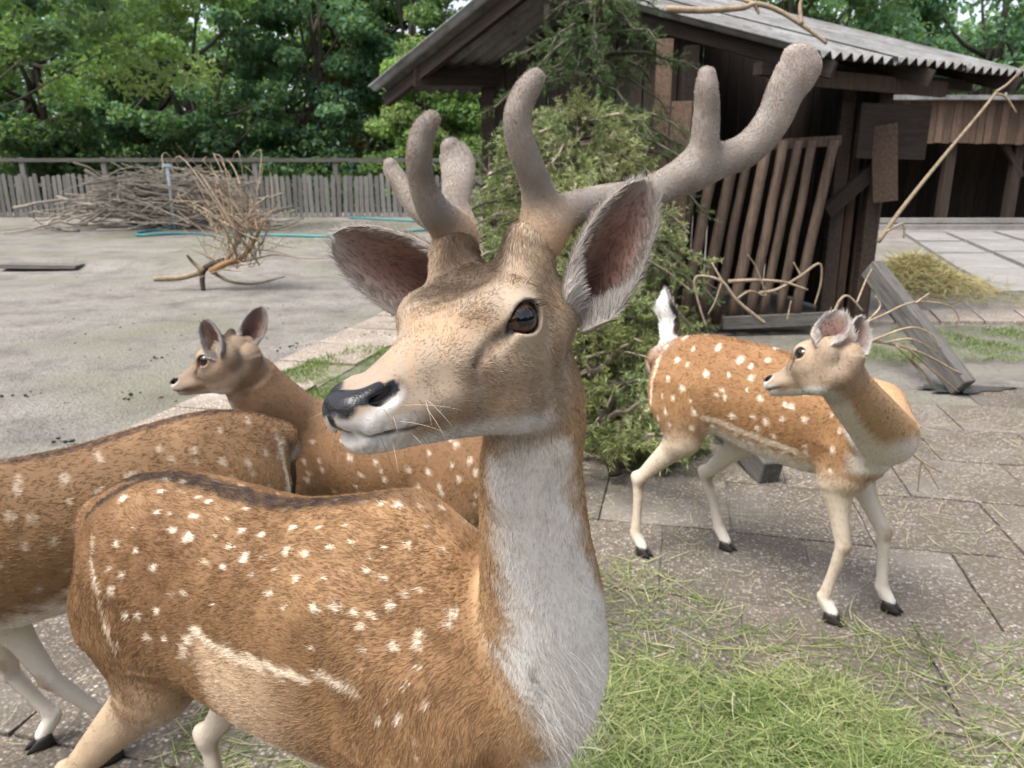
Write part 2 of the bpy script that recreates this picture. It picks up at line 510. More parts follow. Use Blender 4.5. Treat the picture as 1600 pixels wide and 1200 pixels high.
# ------------------------------------------------------------------ weathered wood
def wood(name, dark, light, stretch, scale=3.0, rough=.85, vary=.5, bumpd=.006):
    m = NT(name); co = m.co(); rnd = m.objrand()
    g = m.noise(scale, co, 8, .7, stretch); g2 = m.noise(scale * 5, co, 4, .6, stretch)
    c = m.ramp(g, [(.28, dark), (.72, light)])
    c = m.mix(m.math('MULTIPLY', m.ramp(g2, [(.5, 0), (.68, 1)]), .6), c, tuple(v * .35 for v in dark))
    h = m.n("ShaderNodeHueSaturation"); m.l(c, h.inputs["Color"]); m.l(m.math('ADD', m.math('MULTIPLY', rnd, vary), 1 - vary / 2), h.inputs["Value"])
    m.base(h.outputs[0]).rough(rough); m.bump(m.mix(.5, g, g2), bumpd, .8); return m.m


M_GREYV = wood("grey_picket_wood", (.095, .09, .083), (.225, .215, .20), (14, 14, .8))
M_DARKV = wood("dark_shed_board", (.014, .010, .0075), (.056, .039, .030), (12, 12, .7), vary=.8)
M_BROWNV = wood("brown_board", (.050, .032, .022), (.165, .110, .080), (12, 12, .7), vary=.7)
M_POLE = wood("bark_stripped_pole", (.050, .034, .025), (.150, .106, .078), (10, 10, .9), vary=.5)
M_BEAMX = wood("grey_beam", (.055, .050, .044), (.165, .155, .142), (.8, 12, 12), vary=.3)
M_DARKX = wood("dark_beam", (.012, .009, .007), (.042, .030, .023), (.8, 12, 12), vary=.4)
M_STICK = wood("dry_branch", (.16, .125, .095), (.40, .33, .26), (3, 3, 3), 6, vary=.7)
M_GREYB = wood("grey_branch", (.18, .148, .118), (.43, .375, .31), (3, 3, 3), 6, vary=.6)
M_TWIG = wood("tan_twig", (.18, .132, .085), (.37, .29, .20), (3, 3, 3), 6, vary=.5)

# picket fence along the far side of the yard
FY = 22.0
fen = empty("picket_fence", (0, FY, .09)); tag(fen, "grey weathered picket fence with a high top rail across the far side of the yard", "fence")
r = np.random.default_rng(3)


def picket_mesh(k):
    w, h = .112, 1.13 + r.normal(0, .02); sk = r.normal(0, .012)
    mb = MB(); t = .02
    pr = [(-w / 2, 0), (w / 2, 0), (w / 2 + sk, h - .03), (w * .2 + sk, h), (-w * .2 + sk, h), (-w / 2 + sk, h - .03)]
    n = len(pr); mb.add([(x, -t / 2, z) for x, z in pr] + [(x, t / 2, z) for x, z in pr], [tuple(range(n)), tuple(range(2 * n - 1, n - 1, -1))] + [(i, i + n, (i + 1) % n + n, (i + 1) % n) for i in range(n)])
    return mesh("picket", np.concatenate(mb.V), mb.F, M_GREYV)


pm = [picket_mesh(k) for k in range(7)]
x = -26.5
while x < 4.5:
    o = link("picket", pm[r.integers(7)], fen); o.location = (x, r.normal(0, .008), r.normal(0, .018)); o.rotation_euler = (r.normal(0, .01), r.normal(0, .018), r.normal(0, .05)); x += .152 + r.normal(0, .007)
for z, w in ((.32, .09), (.88, .09), (1.54, .10)):
    mb = MB(); mb.box((-11, .045 + (.02 if z > 1.5 else 0), z), (32, .05, w)); mb.build("rail", M_BEAMX, fen)
for px in (38, 165, 400, 525, 640):
    X0 = at(px, 300, FY)[0]; mb = MB(); mb.box((X0, .125, .80), (.13, .11, 1.62)); mb.build("post", M_GREYV, fen)

# ------------------------------------------------------------------ hay shed with corrugated roof
A = at(1283, 84, 5.8); B = at(1606, 116, 6.9); E_ = at(797, -42, 7.2); LC = at(580, 138, 8.2)
AL = B - A
shed = empty("hay_shed", (gnd(1200, 506)[0], gnd(1200, 506)[1], 0)); tag(shed, "dark timber hay shed with corrugated roof and slanted pole rack behind the deer", "shed")
S0 = np.array(shed.location)


def sp(p): return np.asarray(p, float) - S0


mr = NT("corrugated_cement"); co = mr.co()
cr = mr.ramp(mr.noise(2.0, co, 7, .7), [(.3, (.10, .098, .096)), (.55, (.19, .188, .186)), (.75, (.27, .27, .266))])
cr = mr.mix(mr.math('MULTIPLY', mr.ramp(mr.noise(7, co, 6, .7), [(.52, 0), (.64, 1)]), .7), cr, (.085, .070, .050))
cr = mr.mix(mr.math('MULTIPLY', mr.ramp(mr.noise(19, co, 4, .7), [(.58, 0), (.68, 1)]), .6), cr, (.12, .125, .06))
mr.base(cr).rough(.9); mr.bump(mr.noise(60, co, 3), .004, .5); M_ROOF = mr.m


def corr_sheet(name, a, b, c, d, waves, amp=.026, th=.008, rows=7):
    """a,b along the eave, d,c along the ridge; corrugations run from eave to ridge"""
    a, b, c, d = map(np.asarray, (a, b, c, d)); n = waves * 8 + 1
    nr = np.cross(b - a, d - a); nr /= np.linalg.norm(nr); nr = nr if nr[2] > 0 else -nr
    top = []
    for j in range(rows):
        v = j / (rows - 1)
        u = np.linspace(0, 1, n)[:, None]
        p = (a * (1 - u) + b * u) * (1 - v) + (d * (1 - u) + c * u) * v
        top.append(p + nr * (amp * np.cos(u * waves * 2 * np.pi)))
    top = np.array(top); bot = top - nr * th
    V = np.concatenate([top.reshape(-1, 3), bot.reshape(-1, 3)]); N_ = rows * n; F = []
    for j in range(rows - 1):
        for i in range(n - 1):
            q = (j * n + i, j * n + i + 1, (j + 1) * n + i + 1, (j + 1) * n + i); F.append(q); F.append(tuple(N_ + t for t in q[::-1]))
        for i in (0, n - 1): F.append((j * n + i, (j + 1) * n + i, N_ + (j + 1) * n + i, N_ + j * n + i))
    for j in (0, rows - 1):
        for i in range(n - 1): F.append((j * n + i, j * n + i + 1, N_ + j * n + i + 1, N_ + j * n + i))
    return link(name, mesh(name, V, F, M_ROOF, True), shed)


lift = np.array([0, 0, .0])
for k in range(3):
    f0, f1 = k / 3 - .012, (k + 1) / 3 + .012
    dz = np.array([0, 0, .012 * (k % 2)])
    A0, A1 = sp(A + AL * f0) + dz, sp(A + AL * f1) + dz; E0, E1 = sp(E_ + AL * f0) + dz, sp(E_ + AL * f1) + dz
    corr_sheet("roof_sheet", A0, A1, E1, E0, 8)
    L0, L1 = sp(LC + AL * f0) + dz, sp(LC + AL * f1) + dz
    corr_sheet("roof_sheet", L0, L1, E1 + [0, 0, -.01], E0 + [0, 0, -.01], 6)
dn = np.array([0, 0, 1.0])
inn = AL / np.linalg.norm(AL)


def bar(name, a, b, w, h, mat, parent=shed, up=(0, 0, 1), off=None):
    a, b = np.asarray(a, float), np.asarray(b, float)
    if parent is shed: a, b = a - S0, b - S0
    L = np.linalg.norm(b - a); mb = MB(); mb.box((0, 0, 0), (L, w, h), jit=.003)
    o = mb.build(name, mat, parent)
    x = (b - a) / L; y = np.cross(up, x); y /= np.linalg.norm(y); z = np.cross(x, y)
    o.matrix_local = Matrix(np.block([[np.stack([x, y, z], 1), ((a + b) / 2)[:, None]], [np.zeros((1, 3)), np.ones((1, 1))]]).tolist())
    return o


# rafters and purlins under the sheets
for f, q in ((.06, .5), (.5, .5), (.95, .5)):
    bar("rafter", A + AL * f + [0, 0, -.10], E_ + AL * f + [0, 0, -.11], .06, .12, M_DARKX)
    bar("rafter", LC + AL * f + [0, 0, -.11], E_ + AL * f + [0, 0, -.12], .06, .12, M_DARKX)
for f in (.16, .85):
    p, q = A + (E_ - A) * f, LC + (E_ - LC) * f
    bar("purlin", p - AL * .01 + [0, 0, -.205], p + AL * .99 + [0, 0, -.205], .09, .09, M_DARKX)
bar("purlin", at(646, 121, 8.0), at(800, 121, 8.35), .14, .17, M_DARKX)
bar("eave_beam", A + (E_ - A) * .10 + [0.02, .04, -.20] + AL * .02, A + (E_ - A) * .10 + AL * .75 + [0, 0, -.22], .05, .12, M_BROWNV)

C1 = gnd(1062, 512); C2 = gnd(1352, 505); C0 = np.array([*(at(765, 300, 8.35)[:2]), 0])
G1 = C1 + (C2 - C1) * 0
# height of the roof underside over a ground point: plane through each slope


def roof_z(p):
    best = 9
    for a, b, c in ((A, B, E_), (LC, LC + AL, E_)):
        n = np.cross(b - a, c - a); best = min(best, a[2] - (n[0] * (p[0] - a[0]) + n[1] * (p[1] - a[1])) / n[2])
    return best - .17


def plank_wall(p, q, mat, name="plank", wid=.145, gap=.012, z0=.02, parent=shed, r=np.random.default_rng(4), top=None, skip=(), thick=.025):
    p, q = np.asarray(p)[:2], np.asarray(q)[:2]; L = np.linalg.norm(q - p); d = (q - p) / L; s = 0
    k = 0
    while s + wid * .6 < L:
        w = min(wid * r.uniform(.8, 1.15), L - s)
        c = p + d * (s + w / 2); h = (roof_z(c) if top is None else top) + r.normal(0, .01)
        if k not in skip and h > z0 + .1:
            mb = MB(); mb.box((0, 0, 0), (w - gap * r.uniform(.4, 1.7), thick, h - z0), jit=.002)
            o = mb.build(name, mat, parent); base = S0 if parent is shed else np.zeros(3)
            o.location = (c[0] - base[0] + r.normal(0, .004), c[1] - base[1] + r.normal(0, .004), (h + z0) / 2); o.rotation_euler = (r.normal(0, .006), r.normal(0, .006), math.atan2(d[1], d[0]) + r.normal(0, .02))
        s += w; k += 1


perp = np.array([-(C2 - C1)[1], (C2 - C1)[0]]) / np.linalg.norm((C2 - C1)[:2])
C3 = C2[:2] + perp * 1.9; C4 = C1[:2] + perp * 1.9; CL = np.array([.15, 9.9])
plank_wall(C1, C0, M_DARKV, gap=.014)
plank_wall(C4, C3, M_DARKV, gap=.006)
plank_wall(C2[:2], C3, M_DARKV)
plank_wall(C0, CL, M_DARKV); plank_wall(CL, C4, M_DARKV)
# boards at the right end of the front, beside the rack
plank_wall(gnd(1284, 507), gnd(1356, 505), M_BROWNV, wid=.125, top=1.62, gap=.02)
plank_wall(gnd(1308, 503), gnd(1350, 502) , M_DARKV, wid=.12, z0=1.60, top=2.02)
for px, Yb in ((1062, 6.42), (1297, 6.55), (1350, 6.6)):
    g0 = at(px, 400, Yb)[:2]; bar("post", (*g0, 0), (*g0, roof_z(g0) - .02), .10, .10, M_DARKV, up=(0, 1, 0))
bar("post", (*C0[:2], 0), (*C0[:2], roof_z(C0)), .15, .13, M_DARKV, up=(0, 1, 0))
# lighter patched boards on the gable corner
for px, w, y0, y1, Yb in ((1066, .16, 158, 352, 6.30), (1040, .12, 60, 470, 6.50)):
    t, b_ = at(px, y0, Yb), at(px, y1, Yb); bar("patch_board", (t[0], t[1], b_[2]), t, w, .025, M_BROWNV, up=(.25, 1, 0))
# hay rack: slanted poles between two rails
bar("rack_rail", at(1096, 232, 6.34), at(1312, 220, 6.36), .07, .08, M_BROWNV)
bar("rack_rail", at(1040, 497, 6.40), at(1262, 499, 6.46), .08, .09, M_BROWNV)
pb = [(1040, 1098), (1066, 1122), (1092, 1150), (1118, 1175), (1143, 1199), (1168, 1223), (1191, 1247), (1214, 1273), (1240, 1300)]
rr = np.random.default_rng(14)
for xb, xt in pb:
    a, b_ = at(xb + rr.normal(0, 2), 503, 6.36), at(xt + rr.normal(0, 2), 219, 6.30)
    k = np.linspace(0, 1, 7)[:, None]; pts = a * (1 - k) + b_ * k + rr.normal(0, .0035, (7, 3)) * [1, .3, 0]
    mb = MB(); mb.tube(pts - S0, .044 * rr.uniform(.85, 1.15) * np.linspace(1.05, .9, 7), 8); mb.build("rack_pole", M_POLE, shed, True)
# brace, hanging board and the boxed eave on the right
bar("brace", at(1290, 332, 6.45), at(1442, 196, 6.62), .07, .11, M_DARKX)
bar("eave_board", at(1340, 205, 6.40), at(1448, 207, 6.60), .04, .42, M_DARKX)
bar("hanging_board", at(1383, 315, 6.42), at(1381, 196, 6.42), .19, .025, M_BROWNV, up=(0.2, 1, 0))
# low plank plinth behind the doe
bar("plinth_board", at(1130, 505, 6.25), at(1300, 497, 6.35), .05, .10, M_BEAMX)

# skids: two grey beams leaning from the shed down to the paving
for (x0, y0, Y0, x1, y1, lab) in ((1362, 418, 5.2, 1506, 606, "grey squared timber beam leaning from the shed to the puddle right of the doe"), (982, 446, 4.9, 1205, 742, "grey squared timber beam sloping down behind the doe's belly")):
    a, b_ = at(x0, y0, Y0), gnd(x1, y1, .04); L = np.linalg.norm(b_ - a); mb = MB(); mb.box((0, 0, 0), (L, .095, .135)); o = mb.build("timber_beam", M_BEAMX, None, bevel=.006)
    x = (b_ - a) / L; y = np.cross((0, 0, 1), x); y /= np.linalg.norm(y); z = np.cross(x, y)
    o.matrix_world = Matrix(np.block([[np.stack([x, y, z], 1), ((a + b_) / 2 - z * .0)[:, None]], [np.zeros((1, 3)), np.ones((1, 1))]]).tolist())
    tag(o, lab, "beam", "slanting shed beams")

# ------------------------------------------------------------------ open barn at the far right
BY = 19.0
bx0, bx1 = at(1366, 300, BY)[0], at(1366, 300, BY)[0] + 11
barn = empty("open_barn", (bx0, BY, 0)); tag(barn, "low open-fronted barn with brown plank fascia and black interior at far right", "barn")
r = np.random.default_rng(6)
x = 0.0
zt, zb = at(1500, 158, BY)[2], at(1500, 224, BY)[2]
while x < 11:
    w = r.uniform(.17, .24); mb = MB(); mb.box((x + w / 2, r.normal(0, .01), (zt + zb) / 2 + r.normal(0, .015)), (w - .012, .03, zt - zb + r.normal(0, .03)), jit=.003); mb.build("fascia_board", M_BROWNV, barn); x += w
for px in (1372, 1484, 1590, 1700):
    X0 = at(px, 300, BY)[0] - bx0; mb = MB(); mb.box((X0, .25, zb / 2), (.22, .2, zb)); mb.build("post", M_DARKV, barn)
mb = MB(); mb.bar((at(1600, 300, BY)[0] - bx0, .2, zb - .75), (at(1565, 300, BY)[0] - bx0, .2, zb), .12, .12); mb.build("brace", M_DARKX, barn)
x = -.1
while x < 11:
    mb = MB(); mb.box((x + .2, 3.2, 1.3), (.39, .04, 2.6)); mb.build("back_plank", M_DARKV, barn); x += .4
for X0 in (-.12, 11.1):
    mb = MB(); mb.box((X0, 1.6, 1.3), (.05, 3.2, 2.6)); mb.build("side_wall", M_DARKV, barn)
mb = MB(); mb.box((5.5, 1.6, zt + .06), (11.6, 3.8, .10)); mb.build("roof", M_ROOF, barn)
for z, y in ((.10, -.25), (.24, -.02)):
    mb = MB(); mb.box((5.5, y, z - .06), (11.4, .24, .11)); mb.build("step", M_CONC, barn)

# ------------------------------------------------------------------ small things in the yard
pl = MB(); pl.box((0, 0, 0), (1.0, .30, .035), jit=.006); q = gnd(66, 411, .1); o = pl.build("loose_board", M_BEAMX); o.location = (q[0], q[1], float(ground_z(q[0], q[1])) + .055); o.rotation_euler = (.02, .012, .06)
tag(o, "weathered board lying on the dirt at the left edge", "board")
hp = [(1,) for _ in ()]
mh = plain("teal_hose", (.035, .20, .21), .45, .4)
def hz(q, dz=.02): g = gnd(*q, .1); return (g[0], g[1], .1 + dz)
pts = [hz(q) for q in ((700, 358), (600, 366), (520, 371), (430, 369), (350, 370), (290, 366), (225, 369), (214, 366), (235, 362), (262, 360))] + [tuple(at(272, 350, 17.2)), tuple(at(268, 330, 17.3))]
mb = MB(); mb.tube(spline(pts, 90), .026, 7); tag(mb.build("garden_hose", mh, None, True), "teal garden hose snaking over the dirt past the brush pile", "hose")
pts = [hz(q) for q in ((545, 341), (600, 344), (660, 347), (720, 346))]
mb = MB(); mb.tube(spline(pts, 30), .026, 7); tag(mb.build("garden_hose", mh, None, True), "short stretch of teal hose lying close to the picket fence", "hose")
mb = MB(); q = at(266, 300, 17.0); mb.tube([(q[0], q[1], .05), (q[0], q[1], 1.42)], .035, 8); t = empty("standpipe"); mb2 = MB(); mb2.box((q[0], q[1], 1.44), (.20, .10, .07)); mb.build("pipe", plain("zinc", (.42, .46, .50), .4), t, True); mb2.build("tap_head", plain("zinc_head", (.45, .50, .55), .4), t, bevel=.01)
tag(t, "thin grey standpipe rising from the brush pile", "pipe")
# a heap of hay on the apron
r = np.random.default_rng(44); n = 9000; c0 = gnd(1425, 447)[:2]
rad = np.abs(r.normal(0, .42, n)); a = r.uniform(0, 6.283, n); p = np.c_[c0[0] + rad * np.cos(a) * 1.15, c0[1] + rad * np.sin(a) * 1.5]
h = np.clip(.34 * np.exp(-(rad / .42) ** 2) * r.uniform(.5, 1, n), .01, 1) + .03; a = r.uniform(0, 6.283, n)
HAY = np.array([[.34, .28, .13], [.42, .36, .19], [.27, .22, .10], [.30, .30, .12]])
o = blades("hay_heap", np.c_[p, h], np.stack([np.cos(a), np.sin(a), r.normal(0, .3, n)], 1), r.uniform(.08, .25, n), r.uniform(.005, .010, n), HAY[r.integers(4, size=n)] * r.uniform(.8, 1.2, (n, 1)), r.uniform(0, .3, n), r)
# ------------------------------------------------------------------ trees and shrubs
def leaf_mat(name, trans=.45, rough=.5):
    m = NT(name); c = m.attr("col"); m.base(c).rough(rough); m.b.inputs["Specular IOR Level"].default_value = .35
    tr = m.n("ShaderNodeBsdfTranslucent"); m.l(m.mix(.35, c, (.30, .42, .04)), tr.inputs[0]); mx = m.n("ShaderNodeMixShader"); mx.inputs[0].default_value = trans
    m.l(m.b.outputs[0], mx.inputs[1]); m.l(tr.outputs[0], mx.inputs[2]); m.l(mx.outputs[0], m.out.inputs[0]); return m.m


M_LEAF = leaf_mat("broad_leaf", .55)
M_NEEDLE = leaf_mat("conifer_needle", .25, .6)
M_BARK = wood("bark", (.035, .028, .022), (.12, .10, .08), (6, 6, 1.5), 4)


def leaves(name, C, size, col, parent, mat, rng, up=.55, asp=.55, fold=.25, axis=None):
    """pointed leaves: two triangles folded along the midrib"""
    n = len(C)
    d = rng.normal(0, 1, (n, 3)) if axis is None else axis + rng.normal(0, .35, (n, 3))
    d /= np.linalg.norm(d, axis=1, keepdims=True)
    nr = rng.normal(0, 1, (n, 3)) + np.array([0, 0, up * 2]); s = np.cross(d, nr); s /= np.linalg.norm(s, axis=1, keepdims=True) + 1e-9
    nn = np.cross(s, d); L = np.asarray(size)[:, None]
    a = C - d * L * .5; b = C + d * L * .5; m1 = C + s * L * asp * .5 + nn * L * fold * .3 - d * L * .05; m2 = C - s * L * asp * .5 + nn * L * fold * .3 - d * L * .05
    V = np.stack([a, m1, b, m2], 1).reshape(-1, 3)
    i = np.arange(n)[:, None] * 4
    F = np.concatenate([np.stack([i[:, 0], i[:, 0] + 1, i[:, 0] + 2], 1), np.stack([i[:, 0], i[:, 0] + 2, i[:, 0] + 3], 1)])
    me = mesh(name, V, F, mat, False); vcol(me, np.repeat(col, 4, 0)); return link(name, me, parent)


def tree(name, label, X, Y, zc, R, nclump, per, size, pal, seed, group=None, trunk_r=.16, clump_r=.55, low=0.0, lean=0.0):
    """tapered trunk with limbs; the crown is clumps of single leaves with gaps between"""
    r = np.random.default_rng(seed)
    t = empty(name, (X, Y, 0)); tag(t, label, "tree", group)
    R = np.asarray(R, float); c0 = np.array([0, 0, zc])
    u = r.normal(0, 1, (nclump, 3)); u /= np.linalg.norm(u, axis=1, keepdims=True)
    k = r.uniform(.35, 1.0, (nclump, 1)) ** .55
    cl = c0 + u * R * k
    cl = cl[cl[:, 2] > low]
    cl[:, 0] -= lean; X = X + lean; t.location.x = X
    mb = MB()
    h = max(.5, zc - R[2] * .2)
    tp = np.array([[0, 0, -.1], [r.normal(0, .1), r.normal(0, .1), h * .4], [r.normal(0, .2), r.normal(0, .2), h], [r.normal(0, .3), r.normal(0, .3), zc + R[2] * .6]])
    mb.tube(spline(tp, 14), np.linspace(trunk_r, trunk_r * .25, 14), 8)
    for q in cl[:: max(1, len(cl) // (22 if not lean else 5))]:
        s = tp[1] + (tp[3] - tp[1]) * r.uniform(0, .8)
        mid = (s + q) / 2 + np.array([0, 0, -.12 * np.linalg.norm(q - s)])
        mb.tube(spline([s, mid, q], 8), np.linspace(trunk_r * (.4 if not lean else .2), .010, 8), 5)
    mb.build("trunk", M_BARK, t, True)
    P, Cc = [], []
    for q in cl:
        n = int(per * r.uniform(.6, 1.4)); cr = clump_r * r.uniform(.6, 1.3)
        e = r.normal(0, 1, (n, 3)); e /= np.linalg.norm(e, axis=1, keepdims=True); e *= r.uniform(.3, 1, (n, 1)) ** .6 * cr * np.array([1.15, 1.15, .7])
        P.append(q + e)
        base = pal[r.integers(len(pal))] * r.uniform(.75, 1.25)
        Cc.append(base * r.uniform(.7, 1.35, (n, 1)) * (1 + r.normal(0, .06, (n, 3))))
    P = np.concatenate(P); Cc = np.clip(np.concatenate(Cc), 0, 1)
    k = P[:, 2] > low + .05; P, Cc = P[k], Cc[k]
    leaves("crown", P, r.uniform(.7, 1.3, len(P)) * size, Cc, t, M_LEAF, r)
    return t


DK = 1.9 * np.array([[.034, .074, .036], [.044, .088, .042], [.034, .068, .044], [.056, .100, .046]])
MD = 1.8 * np.array([[.060, .112, .048], [.074, .130, .052], [.054, .100, .052], [.088, .138, .058]])
LT = 1.5 * np.array([[.105, .175, .055], [.125, .198, .065], [.085, .152, .050], [.150, .205, .075]])
BL = 2.0 * np.array([[.038, .085, .048], [.048, .100, .058], [.060, .115, .062]])
G_ = "trees growing beyond the picket fence"
tree("broadleaf_tree", "tall dark green tree behind the fence at the far left end", -15.0, 25.5, 4.6, (3.6, 2.6, 4.6), 95, 300, .21, DK, 1, G_, .22, .62, .9)
tree("broadleaf_tree", "dense dark tree behind the fence above the left of the brush pile", -10.2, 26.0, 4.8, (3.4, 2.6, 4.8), 95, 300, .20, np.concatenate([DK, BL]), 2, G_, .22, .62, .8)
tree("broadleaf_tree", "blue green tree behind the fence above the dead shrub", -6.6, 27.5, 5.0, (3.0, 2.6, 5.0), 95, 300, .19, BL, 3, G_, .2, .6, .7)
tree("broadleaf_tree", "mid green tree with reddish shoot tips behind the fence, left of the shed roof", -3.2, 28.5, 5.4, (3.0, 2.6, 5.2), 90, 300, .19, np.concatenate([MD, BL, [[.16, .10, .05]]]), 4, G_, .2, .6, .7)
tree("leafy_bush", "bright yellow green bush behind the fence just left of the shed", -2.4, 24.6, 2.7, (2.0, 1.3, 2.5), 60, 300, .17, LT, 5, None, .10, .5, .4)
tree("broadleaf_tree", "mid green tree partly hidden behind the shed's left eave", .6, 28.0, 4.2, (2.8, 2.4, 4.6), 70, 260, .20, MD, 6, G_, .2, .6, .5)
tree("broadleaf_tree", "pale green tree rising far behind the fence near the top of the picture", -5.4, 33.0, 7.6, (4.2, 2.6, 3.8), 70, 260, .24, np.concatenate([MD, LT]), 7, G_, .25, .75, 2)
tree("overhanging_tree", "nearer tree with bright yellow green leaf tips hanging in at the top left", -8.6, 16.5, 4.9, (3.4, 2.2, 2.5), 62, 240, .15, np.concatenate([LT, LT, MD]), 8, None, .2, .5, 2.6, -6.5)
tree("broadleaf_tree", "dark tree above the shed roof and the open barn at right", 8.6, 24.5, 5.2, (4.4, 2.4, 3.6), 110, 280, .20, np.concatenate([DK, BL]), 9, G_, .25, .65, 2.2)
tree("broadleaf_tree", "blue green tree beyond the barn at the right edge", 14.6, 25.5, 5.0, (4.0, 2.4, 3.8), 90, 280, .20, BL, 10, G_, .25, .65, 2.0)
tree("broadleaf_tree", "dark tree behind the shed ridge at the top of the picture", 4.0, 27.5, 6.2, (3.0, 2.2, 4.0), 70, 260, .21, DK, 11, G_, .2, .65, 2.0)
# low shade-dark growth under the trees and the far edge of the wood
r = np.random.default_rng(12)
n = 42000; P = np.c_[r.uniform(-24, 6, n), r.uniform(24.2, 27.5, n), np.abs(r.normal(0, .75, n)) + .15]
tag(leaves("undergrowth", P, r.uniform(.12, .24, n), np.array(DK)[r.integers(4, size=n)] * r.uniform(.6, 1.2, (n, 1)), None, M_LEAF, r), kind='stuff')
n = 85000; P = np.c_[r.uniform(-34, 34, n), r.uniform(31.5, 40, n), r.uniform(.2, 9.5, n) + 1.2 * np.sin(np.linspace(0, 1, n))]
P[:, 2] *= .85 + .22 * np.sin(P[:, 0] * .55) + .1 * np.sin(P[:, 0] * 1.7)
tag(leaves("far_woodland", P, r.uniform(.28, .50, n), np.concatenate([BL, MD])[r.integers(7, size=n)] * r.uniform(.8, 1.5, (n, 1)), None, M_LEAF, r), kind='stuff')


# unseen tree belt added round the yard, dimming low sky light and eye reflections
n = 34000; a = r.uniform(-.62, math.pi + .78, n); rad = r.uniform(24, 31, n)
P = np.c_[rad * np.cos(a) * 1.15, -rad * np.sin(a) * .9 + 2, r.uniform(.2, 9.0, n)]
P[:, 2] *= .8 + .2 * np.sin(a * 9) + .12 * np.sin(a * 23)
tag(leaves("unseen_tree_belt", P, r.uniform(.9, 1.6, n), np.concatenate([BL, MD])[r.integers(7, size=n)] * r.uniform(.6, 1.3, (n, 1)), None, M_LEAF, r), kind='stuff')


# ------------------------------------------------------------------ cut conifers leaning on the shed
def conifer(name, label, foot, top, nbr, spread, seed, tones, dens=1.0, droop=.35, zmin=.05):
    r = np.random.default_rng(seed); foot, top = np.asarray(foot, float), np.asarray(top, float)
    t = empty(name, foot); tag(t, label, "conifer", None)
    ax = top - foot; Lt = np.linalg.norm(ax); ax = ax / Lt
    e1 = np.cross(ax, (0, 1, 0)); e1 /= np.linalg.norm(e1); e2 = np.cross(ax, e1)
    mb = MB(); mb.tube([foot * 0, (top - foot) * .5 + r.normal(0, .03, 3), top - foot], [.032, .022, .006], 7); mb.build("trunk", M_BARK, t, True)
    tw = MB(); NP, ND, NC = [], [], []
    for b in range(nbr):
        f = r.uniform(.0, .97); a = r.uniform(0, 6.283)
        L = spread * (1.05 - f) ** .45 * r.uniform(.5, 1.15) + .10
        o = foot + ax * Lt * f
        d = e1 * math.cos(a) + e2 * math.sin(a) + ax * r.uniform(.05, .55); d /= np.linalg.norm(d)
        k = np.linspace(0, 1, 7)[:, None]
        pts = o + d * L * k + np.array([0, 0, -1.0]) * droop * L * k ** 2 + r.normal(0, .01, (7, 3))
        pts[:, 2] = np.maximum(pts[:, 2], zmin)
        br = MB(); br.tube(pts - foot, np.linspace(.010, .003, 7) * (1 + L), 5); br.build("branch", M_STICK if r.random() < .25 and tones is not DG else M_BARK, t)
        tone = tones[r.integers(len(tones))] * r.uniform(.8, 1.2)
        # side sprays along the branch
        ns = int(L * 44 * dens) + 4
        for s in range(ns):
            q = r.uniform(.18, 1.0); i = min(int(q * 6), 5); w = q * 6 - i; p = pts[i] * (1 - w) + pts[i + 1] * w
            T = pts[i + 1] - pts[i]; T = T / (np.linalg.norm(T) + 1e-9)
            sd = np.cross(T, r.normal(0, 1, 3)); sd /= np.linalg.norm(sd) + 1e-9
            dr = T * r.uniform(.4, 1.0) + sd * r.uniform(.5, 1.0) + np.array([0, 0, -.12]); dr /= np.linalg.norm(dr)
            l = r.uniform(.05, .15) * (1.2 - .5 * q)
            m = int(l * 260) + 5
            tt = r.uniform(0, 1, m)[:, None]
            c = p + dr * l * tt
            nd = dr * r.uniform(.5, 1.0, (m, 1)) + np.cross(dr, r.normal(0, 1, (m, 3))) * .75
            NP.append(c + nd * .008); ND.append(nd); tip = .75 + .55 * tt
            NC.append(np.clip(tone * tip * r.uniform(.75, 1.3, (m, 1)), 0, 1))
    NP, ND, NC = np.concatenate(NP), np.concatenate(ND), np.concatenate(NC)
    NP[:, 2] = np.maximum(NP[:, 2], .02)
    leaves("needles", NP - foot, r.uniform(.020, .038, len(NP)), NC, t, M_NEEDLE, r, .2, .13, .1, ND / (np.linalg.norm(ND, axis=1, keepdims=True) + 1e-9))
    return t, len(NP)


YG = 1.2 * np.array([[.195, .220, .095], [.150, .188, .075], [.240, .245, .125], [.110, .142, .055]])
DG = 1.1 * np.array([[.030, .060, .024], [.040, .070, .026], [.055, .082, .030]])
OL = 1.15 * np.array([[.120, .135, .045], [.092, .112, .036], [.150, .155, .060]])
_c = (conifer("cut_conifer", "yellow green cut conifer standing against the shed behind the buck's antlers", gnd(880, 640), at(905, 165, 4.35), 200, .86, 1, np.concatenate([YG, YG, OL]), 1.1, .42)[1],
      conifer("cut_conifer", "olive green conifer branches slumped on the paving right of the buck's neck", gnd(962, 742, .05), at(890, 395, 3.8), 95, .50, 2, np.concatenate([OL, OL, YG]), 1.2, .45)[1],
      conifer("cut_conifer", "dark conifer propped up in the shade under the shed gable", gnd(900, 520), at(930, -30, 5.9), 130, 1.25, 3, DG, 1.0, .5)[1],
      conifer("cut_conifer", "sparse light green conifer left of the shed's corner post, behind the antlers", gnd(775, 545), at(765, 245, 5.0), 50, .55, 4, YG, .8, .25)[1])


